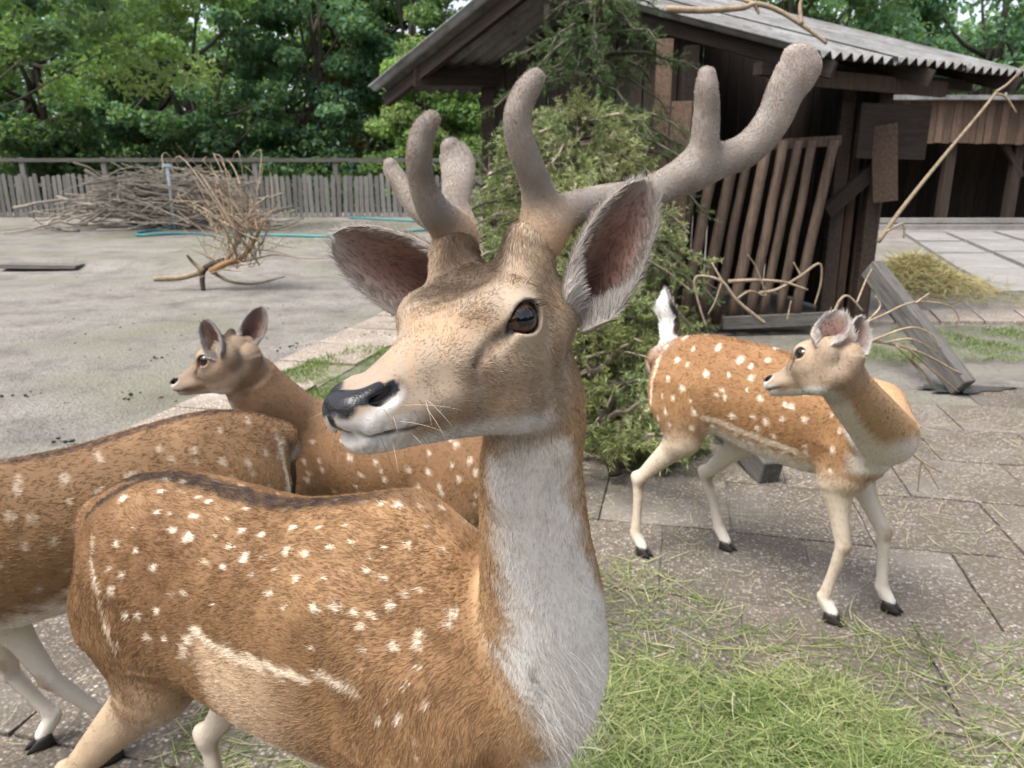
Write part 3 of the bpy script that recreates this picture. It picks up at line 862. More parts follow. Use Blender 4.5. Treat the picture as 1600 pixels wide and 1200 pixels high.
# ------------------------------------------------------------------ brushwood pile, dead shrub and loose twigs
def stick(p, d, L, r0, rng, bend=.12, n=7, up=0.0):
    k = np.linspace(0, 1, n)[:, None]; d = np.asarray(d, float); d = d / np.linalg.norm(d)
    s = np.cross(d, rng.normal(0, 1, 3)); s /= np.linalg.norm(s) + 1e-9
    return p + d * L * k + s * bend * L * np.sin(k * math.pi * rng.uniform(.6, 1.4)) * rng.uniform(-1, 1) + rng.normal(0, .012 * L, (n, 3)) * (k > 0) + np.array([0, 0, up * L]) * k ** 2


r = np.random.default_rng(61)
pc = gnd(245, 358, .1)
pile = empty("brush_pile", (pc[0], pc[1] + .5, .1)); tag(pile, "wide heap of dead grey branches lying in front of the picket fence", "branch pile")
tw = MB()
for k in range(330):
    x = r.normal(0, 1.0); x = np.clip(x, -2.3, 2.3); hmax = 1.2 * math.exp(-(x / 1.9) ** 2) + .14
    z = r.uniform(.03, 1) * hmax; p = np.array([x, r.normal(0, .55), z])
    a = r.choice([0, math.pi]) + r.normal(0, .55); d = np.array([math.cos(a), math.sin(a), r.normal(-.12 if z > .5 else .05, .22)])
    L = r.uniform(.7, 2.0); pts = stick(p - d * L * .4, d, L, 0, r, .10); pts[:, 2] = np.maximum(pts[:, 2], .02)
    rad = r.uniform(.014, .042)
    if k < 110:
        mb = MB(); mb.tube(pts, np.linspace(rad * 1.25, rad * .5, 7), 6); mb.build("branch", M_GREYB, pile, True)
    else: tw.tube(pts, np.linspace(rad * .7, rad * .25, 7), 4)
for k in range(60):
    x = r.normal(0, 1.0); p = np.array([x, r.normal(0, .4), .9 * math.exp(-(x / 1.7) ** 2)]); d = np.array([r.normal(0, .8), r.normal(0, .4), r.uniform(.1, .8)])
    tw.tube(stick(p, d, r.uniform(.4, 1.0), 0, r, .15), np.linspace(.010, .004, 7), 4)
o = tw.build("twigs", M_GREYB, pile); o['kind'] = 'stuff'

r = np.random.default_rng(62)
sc_ = gnd(318, 452)
shr = empty("dead_shrub", sc_); tag(shr, "uprooted bare shrub with arching tan twigs standing on the dirt before the brush pile", "dead shrub")
Y0 = sc_[1]
def sp2(x, y, dy=0.0): return at(x, y, Y0 + dy) - sc_
mb = MB(); mb.tube(spline([sp2(318, 458), sp2(316, 432, .02), sp2(322, 418, .05), sp2(352, 408, .1)], 10), np.linspace(.026, .045, 10), 7); mb.build("trunk", M_BARK, shr, True)
M_ORANGE = wood("barked_orange_limb", (.16, .085, .035), (.34, .21, .11), (3, 3, 3), 6)
limbs = [[(330, 424), (352, 412), (378, 402), (396, 378), (412, 345)], [(318, 424), (300, 408), (292, 398)], [(352, 408), (372, 380), (384, 350), (396, 325), (420, 305)], [(346, 412), (385, 408), (430, 398), (480, 404), (535, 402)], [(330, 424), (360, 440), (400, 443), (445, 432)], [(318, 424), (280, 434), (240, 436)]]
for i, l in enumerate(limbs):
    mb = MB(); rad = [.045, .03, .022, .014, .022, .035][i]
    mb.tube(spline([sp2(x, y, r.normal(0, .05)) for x, y in l], 14), np.linspace(rad, rad * (.35 if i < 5 else .9), 14), 7); mb.build("limb", M_ORANGE if i in (0,) else M_TWIG, shr, True)
tw = MB()
for k in range(100):
    x0, y0 = r.uniform(300, 425), r.uniform(320, 432)
    if k < 46:      # arching whips that sweep up and to the left
        x0, y0 = r.uniform(352, 408), r.uniform(350, 420); x1, y1 = r.uniform(255, 425), r.uniform(232, 330); cx, cy = (x0 + x1) / 2 + r.uniform(-8, 22), (y0 + y1) / 2 - r.uniform(-10, 18)
        pts = spline([sp2(x0, y0, r.normal(0, .2)), sp2(cx, cy, r.normal(0, .25)), sp2(x1, y1, r.normal(0, .3)), sp2(x1 - r.uniform(0, 22), y1 + r.uniform(-22, 14), r.normal(0, .3))], 12)
    else:
        x0, y0 = r.uniform(330, 410), r.uniform(350, 425); a = r.uniform(-.4, 3.6); L = r.uniform(40, 120); x1, y1 = x0 + L * math.cos(a), y0 - L * .8 * math.sin(a)
        pts = spline([sp2(x0, y0, r.normal(0, .2)), sp2((x0 + x1) / 2 + r.normal(0, 9), (y0 + y1) / 2 + r.normal(0, 9), r.normal(0, .25)), sp2(x1, y1, r.normal(0, .3))], 9)
    pts[:, 2] = np.maximum(pts[:, 2], .01)
    rad = r.uniform(.0035, .0085)
    if k < 46 and k % 2 == 0:
        mb = MB(); mb.tube(pts, np.linspace(rad * 1.3, rad * .6, len(pts)), 5); mb.build("branch", M_TWIG, shr, True)
    else: tw.tube(pts, np.linspace(rad, rad * .4, len(pts)), 4)
o = tw.build("twigs", M_TWIG, shr); o['kind'] = 'stuff'


def twig(name, label, paths, mat=None, rr=.008, cat="twig", group=None):
    """paths: lists of (x, y, Y) seen points; the first is the main stem"""
    o0 = at(*paths[0][0]); t = empty(name, o0); tag(t, label, cat, group)
    for i, p in enumerate(paths):
        q = np.array([at(*w) for w in p]) - o0; n = 5 * len(p)
        mb = MB(); rad = rr * (.95 if i == 0 else .6); mb.tube(spline(q, n), np.linspace(rad, rad * .5, n), 6); mb.build("stem" if i == 0 else "side_twig", mat or M_TWIG, t, True)


twig("long_stick", "long bare stick leaning diagonally against the barn and shed corner at right", [[(1372, 378, 5.3), (1410, 325, 5.35), (1470, 250, 5.5), (1530, 178, 5.6), (1560, 140, 5.7)], [(1556, 146, 5.69), (1572, 152, 5.7), (1588, 176, 5.7)], [(1556, 144, 5.69), (1578, 128, 5.7), (1610, 92, 5.75)], [(1385, 362, 5.3), (1410, 350, 5.3), (1412, 372, 5.3)]], M_TWIG, .017, "stick")
twig("dry_branch", "crooked dry branch arching in front of the pole rack above the doe's back", [[(1195, 505, 3.4), (1178, 492, 3.4), (1150, 468, 3.4), (1128, 440, 3.4), (1096, 431, 3.4), (1085, 440, 3.4), (1092, 475, 3.4), (1104, 512, 3.4)], [(1130, 442, 3.4), (1112, 410, 3.42)], [(1128, 440, 3.4), (1118, 470, 3.4), (1106, 492, 3.4)], [(1150, 468, 3.4), (1172, 455, 3.42), (1196, 462, 3.45), (1190, 440, 3.45), (1180, 415, 3.45), (1168, 398, 3.45)]], M_TWIG, .010)
twig("dry_branch", "straight pale stick lying across the pole rack", [[(1138, 440, 3.5), (1180, 438, 3.5), (1225, 441, 3.5), (1262, 453, 3.5)]], M_TWIG, .011)
twig("dry_branch", "thin hooked branch at the right end of the pole rack", [[(1186, 458, 3.6), (1215, 452, 3.6), (1250, 432, 3.6), (1280, 412, 3.6), (1283, 440, 3.6), (1272, 480, 3.6)], [(1252, 432, 3.6), (1240, 410, 3.6)], [(1230, 500, 3.6), (1236, 470, 3.6)]], M_TWIG, .009)
twig("dry_branch", "fan of pale twigs reaching right across the leaning beam beside the doe's ears", [[(1330, 532, 2.75), (1380, 535, 2.8), (1440, 552, 2.85), (1502, 585, 2.9)], [(1360, 533, 2.78), (1420, 512, 2.8), (1455, 522, 2.8), (1470, 545, 2.8)], [(1400, 540, 2.8), (1440, 578, 2.85), (1458, 606, 2.9)], [(1420, 545, 2.82), (1470, 590, 2.86), (1498, 612, 2.9)], [(1330, 515, 2.75), (1380, 492, 2.8), (1430, 472, 2.85), (1490, 482, 2.9), (1502, 530, 2.9)], [(1380, 536, 2.8), (1425, 530, 2.8), (1466, 552, 2.85)], [(1352, 505, 2.78), (1375, 480, 2.8), (1368, 462, 2.8)], [(1430, 474, 2.85), (1452, 458, 2.85)], [(1420, 560, 2.84), (1440, 584, 2.85)]], M_TWIG, .008)
twig("dry_branch", "thin forked twig hanging by the doe's forehead", [[(1300, 498, 2.9), (1312, 470, 2.9), (1326, 463, 2.9), (1348, 486, 2.9)], [(1338, 475, 2.9), (1352, 440, 2.95), (1362, 420, 3.0)]], M_TWIG, .007)
twig("dry_branch", "small pale forked twig poking out beyond the doe's chest", [[(1425, 708, 2.45), (1440, 720, 2.45), (1470, 738, 2.45)], [(1440, 720, 2.45), (1455, 742, 2.45), (1467, 765, 2.45)], [(1440, 720, 2.45), (1436, 745, 2.45), (1434, 768, 2.45)]], M_TWIG, .006)
twig("roof_branch", "crooked bare branch lying on the corrugated shed roof", [[(1040, 14, 5.9), (1100, 16, 5.85), (1160, 12, 5.85), (1180, 6, 5.85), (1215, 16, 5.85), (1262, 45, 5.82), (1292, 68, 5.8)], [(1180, 6, 5.85), (1150, -4, 5.9), (1100, -20, 6.0)], [(1180, 8, 5.85), (1186, 22, 5.85)], [(1252, 38, 5.82), (1250, 10, 5.85), (1254, -4, 5.85)]], M_TWIG, .028, "branch")
# a fir lath or two leaning on the conifer's foot
twig("dry_branch", "pale stem crossing the olive conifer branches beside the buck's neck", [[(912, 560, 3.3), (960, 548, 3.3), (1020, 560, 3.35)], [(905, 690, 3.2), (945, 640, 3.25), (962, 600, 3.3)]], M_STICK, .009)
# ------------------------------------------------------------------ implicit bodies: one continuous skin from tubes and ellipsoids
def smin(a, b, k):
    h = np.maximum(k - np.abs(a - b), 0) / k
    return np.minimum(a, b) - h * h * k * .25


class Tube:
    """a limb or trunk: sections (x,y,z, side, up, down) along a spline"""
    def __init__(s, sec, n=None, up=(0, 0, 1), group='torso', k=.03, sub=False, flow=1.0, op='u'):
        sec = np.array([tuple(q) + (q[3], q[3]) if len(q) == 4 else tuple(q) for q in sec], float)
        n = n or max(6, 5 * (len(sec) - 1) + 1)
        q = spline(sec, n); s.c = q[:, :3]; s.a = np.maximum(q[:, 3], .001); s.u = np.maximum(q[:, 4], .001); s.d = np.maximum(q[:, 5], .001)
        T = np.gradient(s.c, axis=0); s.T = T / (np.linalg.norm(T, axis=1, keepdims=True) + 1e-9)
        up = np.asarray(up, float)
        U = up - (s.T @ up)[:, None] * s.T; U /= np.linalg.norm(U, axis=1, keepdims=True) + 1e-9
        s.U = U; s.S = np.cross(s.U, s.T)
        s.group, s.k, s.sub, s.flow = group, k, sub, flow
        m = np.max(np.stack([s.a, s.u, s.d]), 0)[:, None]
        s.lo, s.hi = (s.c - m).min(0), (s.c + m).max(0)

    def xf(s, M):
        R, t = M[:3, :3], M[:3, 3]; sc = np.linalg.det(R) ** (1 / 3)
        s.c = s.c @ R.T + t
        for nm in ('T', 'U', 'S'): setattr(s, nm, getattr(s, nm) @ R.T / sc)
        s.a = s.a * sc; s.u = s.u * sc; s.d = s.d * sc
        m = np.max(np.stack([s.a, s.u, s.d]), 0)[:, None]
        s.lo, s.hi = (s.c - m).min(0), (s.c + m).max(0)
        return s

    def ev(s, P, want_t=False):
        c = s.c.astype(np.float32)
        D = -2 * (P @ c.T) + (c * c).sum(1)
        i = D.argmin(1); n = len(c)
        w = ((P - c[i]) * s.T[i].astype(np.float32)).sum(1)
        j = np.clip(np.where(w > 0, i, i - 1), 0, n - 2)
        seg = s.c[j + 1] - s.c[j]
        t = np.clip(((P - s.c[j]) * seg).sum(1) / ((seg * seg).sum(1) + 1e-12), 0, 1)[:, None]
        L = lambda A: A[j] * (1 - t) + A[j + 1] * t
        cc, U, Sd, T = L(s.c), L(s.U), L(s.S), L(s.T)
        t1 = t[:, 0]; L1 = lambda A: A[j] * (1 - t1) + A[j + 1] * t1
        q = P - cc
        x, y, z = (q * Sd).sum(1), (q * U).sum(1), (q * T).sum(1)
        a = L1(s.a); b = np.where(y > 0, L1(s.u), L1(s.d)); e = np.minimum(a, b)
        ends = (t1 <= 0) | (t1 >= 1)
        z = np.where(ends, z, 0)
        k0 = np.sqrt((x / a) ** 2 + (y / b) ** 2 + (z / e) ** 2) + 1e-6
        k1 = np.sqrt((x / a ** 2) ** 2 + (y / b ** 2) ** 2 + (z / e ** 2) ** 2) + 1e-6
        d = k0 * (k0 - 1) / k1
        d = np.where(k0 < .3, -.7 * e, d)
        if want_t: return d, T
        return d


class Ell:
    """an ellipsoid; ax = columns of its own axes"""
    def __init__(s, c, r, ax=None, group='torso', k=.02, sub=False, flow=0.0, T=(1, 0, 0)):
        s.c = np.asarray(c, float); s.r = np.broadcast_to(np.asarray(r, float), (3,)).copy()
        s.A = np.eye(3) if ax is None else np.asarray(ax, float)
        s.group, s.k, s.sub, s.flow = group, k, sub, flow
        s.t0 = np.asarray(T, float); s._bb()

    def _bb(s): s.lo, s.hi = s.c - s.r.max(), s.c + s.r.max()

    def xf(s, M):
        R, t = M[:3, :3], M[:3, 3]; sc = np.linalg.det(R) ** (1 / 3)
        s.c = R @ s.c + t; s.A = (R / sc) @ s.A; s.r = s.r * sc; s.t0 = R @ s.t0 / sc; s._bb(); return s

    def ev(s, P, want_t=False):
        q = (P - s.c) @ s.A
        k0 = np.sqrt(((q / s.r) ** 2).sum(1)) + 1e-6; k1 = np.sqrt(((q / s.r ** 2) ** 2).sum(1)) + 1e-6
        d = k0 * (k0 - 1) / k1
        d = np.where(k0 < .15, -.8 * s.r.min(), d)
        return (d, np.broadcast_to(s.t0, P.shape)) if want_t else d


class Field:
    def __init__(s, prims): s.p = prims

    def _d(s, P):
        d = np.full(len(P), 10.0, np.float32)
        for pr in s.p:
            lb = np.sqrt((np.maximum(np.maximum(pr.lo - P, P - pr.hi), 0) ** 2).sum(1))
            m = (lb < np.maximum(d + pr.k, .012)) if not pr.sub else (lb < .02 + pr.k)
            if not m.any(): continue
            e = pr.ev(P[m])
            d[m] = smin(d[m], e, pr.k) if not pr.sub else -smin(-d[m], e, pr.k)
        return d

    def __call__(s, P):
        P = np.asarray(P, np.float32)
        return np.concatenate([s._d(P[i:i + 120000]) for i in range(0, len(P), 120000)]) if len(P) else np.zeros(0)

    def grad(s, P, h=.0012):
        d = s(P); g = np.stack([s(P + np.eye(3, dtype=np.float32)[i] * h) - d for i in range(3)], 1) / h
        return d, g

    def zones(s, P, sigma=.018):
        """share of each group near a point, and the lie of the coat"""
        W = {}; F = np.zeros((len(P), 3)); P = np.asarray(P, np.float32)
        for pr in s.p:
            if pr.sub: continue
            lb = np.sqrt((np.maximum(np.maximum(pr.lo - P, P - pr.hi), 0) ** 2).sum(1))
            m = lb < .09
            if not m.any(): continue
            d, T = pr.ev(P[m], True)
            w = np.exp(-np.clip(d, -.02, 1) / sigma)
            if pr.group not in W: W[pr.group] = np.zeros(len(P))
            W[pr.group][m] += w
            if pr.flow: F[m] += (w * pr.flow)[:, None] * T
        tot = sum(W.values()) + 1e-9
        return {k: v / tot for k, v in W.items()}, F / (np.linalg.norm(F, axis=1, keepdims=True) + 1e-9)


def axis_grid(lo, hi, h, fine=None):
    """grid lines with spacing h, refined to fine[2] between fine[0] and fine[1]"""
    if fine is None: return np.arange(lo, hi + h, h)
    a, b, hf = fine; out = [lo]
    while out[-1] < hi:
        x = out[-1]; dd = max(a - x, x - b, 0)
        out.append(x + min(h, hf + dd * .25))
    return np.array(out)


def polygonise(f, xs, ys, zs, proj=2, B=6):
    """naive surface nets on a rectilinear grid, evaluated only near the surface"""
    nx, ny, nz = len(xs), len(ys), len(zs)
    G = np.full((nx, ny, nz), 1.0, np.float32)
    bl = [(i, j, k) for i in range(0, nx, B) for j in range(0, ny, B) for k in range(0, nz, B)]
    bl = np.array(bl); hi = np.minimum(bl + B - 1, [nx - 1, ny - 1, nz - 1])
    a = np.stack([xs[bl[:, 0]], ys[bl[:, 1]], zs[bl[:, 2]]], 1); b = np.stack([xs[hi[:, 0]], ys[hi[:, 1]], zs[hi[:, 2]]], 1)
    dc = f((a + b) / 2); r = np.linalg.norm(b - a, axis=1) / 2
    act = np.abs(dc) < r * 1.7 + .012
    for (i, j, k) in bl[(~act) & (dc < 0)]: G[i:i + B, j:j + B, k:k + B] = -1
    I, J, K = np.meshgrid(np.arange(B), np.arange(B), np.arange(B), indexing='ij')
    off = np.stack([I.ravel(), J.ravel(), K.ravel()], 1)
    idx = (bl[act][:, None, :] + off[None]).reshape(-1, 3)
    idx = idx[(idx < [nx, ny, nz]).all(1)]
    G[idx[:, 0], idx[:, 1], idx[:, 2]] = f(np.stack([xs[idx[:, 0]], ys[idx[:, 1]], zs[idx[:, 2]]], 1))
    neg = G < 0
    cnt = np.zeros((nx - 1, ny - 1, nz - 1), np.int8)
    for dx in (0, 1):
        for dy in (0, 1):
            for dz in (0, 1): cnt += neg[dx:nx - 1 + dx, dy:ny - 1 + dy, dz:nz - 1 + dz]
    C = np.argwhere((cnt > 0) & (cnt < 8))
    cid = np.full(cnt.shape, -1, np.int32); cid[C[:, 0], C[:, 1], C[:, 2]] = np.arange(len(C))
    acc = np.zeros((len(C), 3)); num = np.zeros(len(C))
    X = [xs, ys, zs]; cor = [(0, 0, 0), (1, 0, 0), (0, 1, 0), (1, 1, 0), (0, 0, 1), (1, 0, 1), (0, 1, 1), (1, 1, 1)]
    val = [G[C[:, 0] + c[0], C[:, 1] + c[1], C[:, 2] + c[2]] for c in cor]
    pos = [np.stack([X[d][C[:, d] + c[d]] for d in range(3)], 1) for c in cor]
    for e in ((0, 1), (2, 3), (4, 5), (6, 7), (0, 2), (1, 3), (4, 6), (5, 7), (0, 4), (1, 5), (2, 6), (3, 7)):
        va, vb = val[e[0]], val[e[1]]; m = (va < 0) != (vb < 0)
        t = (va / np.where(m, va - vb, 1))[:, None]
        acc += np.where(m[:, None], pos[e[0]] * (1 - t) + pos[e[1]] * t, 0); num += m
    V = acc / num[:, None]
    F = []
    for d in range(3):
        o = [(1, 2), (2, 0), (0, 1)][d]
        sl0 = [slice(None)] * 3; sl1 = [slice(None)] * 3; sl0[d] = slice(0, -1); sl1[d] = slice(1, None)
        E = np.argwhere(neg[tuple(sl0)] != neg[tuple(sl1)])
        E = E[(E[:, o[0]] > 0) & (E[:, o[1]] > 0)]
        inside = neg[E[:, 0], E[:, 1], E[:, 2]]
        q = []
        for (p1, p2) in ((1, 1), (0, 1), (0, 0), (1, 0)):
            c = E.copy(); c[:, o[0]] -= p1; c[:, o[1]] -= p2
            c = np.minimum(c, np.array(cid.shape) - 1)
            q.append(cid[c[:, 0], c[:, 1], c[:, 2]])
        q = np.stack(q, 1); q[~inside] = q[~inside][:, ::-1]
        F.append(q[(q >= 0).all(1)])
    F = np.concatenate(F)
    for _ in range(proj):
        dd, g = f.grad(V); n2 = (g * g).sum(1)
        st = (dd / np.maximum(n2, .15))[:, None] * g
        L = np.linalg.norm(st, axis=1, keepdims=True); st *= np.minimum(1, .003 / (L + 1e-9))
        V = V - st
    return V.astype(np.float32), F


def normals(V, F):
    n = np.cross(V[F[:, 2]] - V[F[:, 0]], V[F[:, 3]] - V[F[:, 1]]) if F.shape[1] == 4 else np.cross(V[F[:, 1]] - V[F[:, 0]], V[F[:, 2]] - V[F[:, 0]])
    N = np.zeros_like(V, dtype=np.float64)
    for k in range(F.shape[1]): np.add.at(N, F[:, k], n)
    return N / (np.linalg.norm(N, axis=1, keepdims=True) + 1e-12)


def scatter(V, F, dens, n, rng):
    """n random points on the faces, more where dens (per vertex) is high"""
    if F.shape[1] == 4: T = np.concatenate([F[:, [0, 1, 2]], F[:, [0, 2, 3]]])
    else: T = F
    ar = np.linalg.norm(np.cross(V[T[:, 1]] - V[T[:, 0]], V[T[:, 2]] - V[T[:, 0]]), axis=1) * dens[T].mean(1)
    cs = np.cumsum(ar); i = np.searchsorted(cs, rng.uniform(0, cs[-1], n)); i = np.minimum(i, len(T) - 1)
    u, v = rng.uniform(size=n), rng.uniform(size=n); s = u + v > 1; u[s], v[s] = 1 - u[s], 1 - v[s]
    w = np.stack([1 - u - v, u, v], 1)
    return T[i], w


def hair(name, root, direc, length, rad, col, parent, mat, curl=None, npt=4, tip=.25, lab=None):
    """one Curves object of tapering strands"""
    n = len(root)
    cv = bpy.data.hair_curves.new(name)
    cv.add_curves([npt] * n)
    t = np.linspace(0, 1, npt)
    P = root[:, None, :] + direc[:, None, :] * (length[:, None] * t)[:, :, None]
    if curl is not None: P = P + curl[:, None, :] * ((length[:, None] * t ** 2)[:, :, None])
    P = P.astype(np.float32)
    cv.attributes['position'].data.foreach_set('vector', P.ravel())
    ra = cv.attributes.get('radius') or cv.attributes.new('radius', 'FLOAT', 'POINT')
    R = (np.broadcast_to(rad, (n,))[:, None] * (1 - (1 - tip) * t ** 1.5)).astype(np.float32)
    ra.data.foreach_set('value', R.ravel())
    ca = cv.attributes.new('col', 'FLOAT_COLOR', 'CURVE')
    C = np.ones((n, 4), np.float32); C[:, :3] = np.clip(col, 0, 1); ca.data.foreach_set('color', C.ravel())
    cv.materials.append(mat)
    o = bpy.data.objects.new(name, cv); COL.objects.link(o)
    if parent is not None: o.parent = parent
    return o
# ------------------------------------------------------------------ deer
def sstep(a, b, x):
    t = np.clip((np.asarray(x, float) - a) / (b - a), 0, 1); return t * t * (3 - 2 * t)


def lerpc(a, b, t): return np.asarray(a) * (1 - t[:, None]) + np.asarray(b) * t[:, None]


def coat_material(name, rough):
    m = NT(name); m.base(m.attr("col"))
    g = m.attr("gloss", "Fac")
    m.rough(m.math('MAXIMUM', m.math('SUBTRACT', rough, g), .12))
    m.b.inputs["Specular IOR Level"].default_value = .3
    vv = m.voro(520); h = m.math('ADD', m.math('MULTIPLY', m.noise(900, detail=2), .4), m.math('MULTIPLY', m.math('MULTIPLY', vv, g), .7)); m.bump(h, .0008, .6)
    return m.m


M_SKIN = coat_material("deer_skin", .75)
fm = NT("deer_hair"); fm.base(fm.attr("col")).rough(.62); fm.b.inputs["Specular IOR Level"].default_value = .18
M_HAIR = fm.m
M_HOOF = plain("hoof_horn", (.018, .015, .013), .45, .4)
ey = NT("deer_eye")
_g = ey.attr("col"); ey.base(_g).rough(.04); ey.b.inputs["Specular IOR Level"].default_value = .6
M_EYE = ey.m

HX = .882
EYE0 = np.array([-.165, .0510, .055]); EYE_R = .0190
EYE = EYE0 * [HX, 1, 1]


def frame(fwd, up=(0, 0, 1)):
    x = np.asarray(fwd, float); x = x / np.linalg.norm(x); y = np.cross(up, x); y /= np.linalg.norm(y); z = np.cross(x, y)
    return np.stack([x, y, z], 1)


def mat4(R, t, sc=1.0):
    M = np.eye(4); M[:3, :3] = np.asarray(R) * sc; M[:3, 3] = t; return M


def xpt(M, p): return np.asarray(p) @ M[:3, :3].T + M[:3, 3]


def head_prims(pedicles=True, detail=True):
    P = []
    up = np.array([  # x, y, z, half width, up, down
        (.002, 0, .002, .012, .009, .012), (-.008, 0, .003, .0205, .0115, .016), (-.03, 0, .007, .0255, .0155, .022),
        (-.065, 0, .014, .0275, .0240, .028), (-.10, 0, .022, .032, .0315, .036), (-.135, 0, .030, .040, .040, .046),
        (-.165, 0, .037, .0455, .049, .054), (-.20, 0, .042, .053, .060, .058), (-.235, 0, .044, .049, .055, .055), (-.262, 0, .042, .036, .032, .042)])
    P.append(Tube(up, n=60, group='head', k=.01))
    jaw = np.array([
        (-.014, 0, -.0235, .014, .009, .009), (-.03, 0, -.0245, .0185, .0105, .0105), (-.06, 0, -.024, .021, .013, .012),
        (-.10, 0, -.024, .026, .02, .014), (-.15, 0, -.022, .034, .03, .020), (-.19, 0, -.014, .040, .04, .030), (-.225, 0, .004, .038, .04, .034)])
    P.append(Tube(jaw, n=40, group='head', k=.007, flow=1))
    for s in (1, -1):
        if detail:
            P.append(Ell((-.152, s * .037, .070), (.032, .014, .011), frame((1, s * -.25, -.25)), 'head', .024))      # brow
            P.append(Ell((-.162, s * .0435, .055), (.027, .022, .026), None, 'head', .022))                          # orbit
            P.append(Tube([(-.115, s * .034, .026, .009), (-.16, s * .047, .022, .011), (-.205, s * .050, .030, .012)], group='head', k=.03))
            P.append(Ell((-.190, s * .040, -.004), (.044, .0155, .036), None, 'head', .03))                          # masseter
            P.append(Tube([(-.004, s * .011, .0090, .0045), (-.016, s * .0190, .0135, .0055), (-.034, s * .0205, .018, .005)], group='head', k=.010))   # nostril wing
            P.append(Tube([(-.010, s * .018, -.006, .008), (-.040, s * .0245, -.007, .0105), (-.075, s * .026, -.005, .011), (-.125, s * .026, -.002, .010)], group='head', k=.02)) # upper lip
        P.append(Ell((-.236, s * .050, .058), (.024, .020, .030), None, 'head', .02))                                # ear base
        if pedicles:
            P.append(Tube([(-.200, s * .030, .065, .027), (-.207, s * .039, .098, .0250), (-.212, s * .043, .116, .0230)], group='pedicle', k=.02, flow=-.6))
    if detail:
        P.append(Ell((-.001, 0, .0035), (.0085, .019, .0115), None, 'head', .008))                                      # rhinarium pad
        for s in (1, -1):
            P.append(Tube([(-.003, s * .0135, .007, .0028), (-.012, s * .0225, .0075, .0040), (-.022, s * .0280, .0115, .0042), (-.030, s * .0290, .018, .0024)], group='head', k=.004, sub=True))
            # the mouth line
            P.append(Tube([(-.004, s * .012, -.0140, .0020), (-.03, s * .029, -.0175, .0024), (-.055, s * .033, -.0175, .0024), (-.074, s * .036, -.0165, .0016)], group='head', k=.004, sub=True))
            e = EYE0 * [1, s, 1]
            out = np.array([.22, s * .95, .10]); fr = frame(out)
            P.append(Ell(e, EYE_R + .0032, None, 'head', .012))                       # lids
            P.append(Tube([(-.143, s * .060, .047, .0035), (-.125, s * .052, .036, .003), (-.112, s * .045, .024, .0015)], group='head', k=.008, sub=True))   # tear duct
            # opening: almond
            ln = np.array([.95, -s * .22, -.26]); ln = ln - out * (ln @ out); ln /= np.linalg.norm(ln)
            P.append(Tube([(*(e + out * .018 + ln * -.0190), .0035, .0045, .0045), (*(e + out * .0195 + ln * -.0115), .0112, .013, .013), (*(e + out * .0200 - ln * 0), .0136, .015, .015), (*(e + out * .0195 + ln * .0115), .0108, .0125, .0125), (*(e + out * .017 + ln * .0225), .0035, .0045, .0045)],
                          n=24, up=out, group='head', k=.003, sub=True))
    else:
        for s in (1, -1):
            P.append(Ell((-.160, s * .042, .062), (.032, .020, .026), None, 'head', .02))
            P.append(Ell((-.195, s * .040, -.008), (.036, .014, .034), None, 'head', .025))
            P.append(Ell((-.016, s * .020, .012), (.012, .009, .010), None, 'head', .008))
            P.append(Tube([(-.006, s * .017, -.0135, .0022), (-.03, s * .030, -.0155, .0024), (-.075, s * .034, -.014, .0020)], group='head', k=.004, sub=True))
            e = EYE0 * [1, s, 1]; out = np.array([.22, s * .95, .10])
            P.append(Ell(e + out * .010, (.019, .011, .014), frame(out) @ np.array([[0, 0, 1.], [1, 0, 0], [0, 1, 0]]), 'head', .004, sub=True))
    for p in P:                                        # young animal: a shorter face
        if isinstance(p, Tube): p.c[:, 0] *= HX; p.lo[0] = (p.c[:, 0] - .06).min(); p.hi[0] = (p.c[:, 0] + .06).max()
        else: p.c[0] *= HX; p.r = p.r * (1, 1, 1); p._bb()
    return P


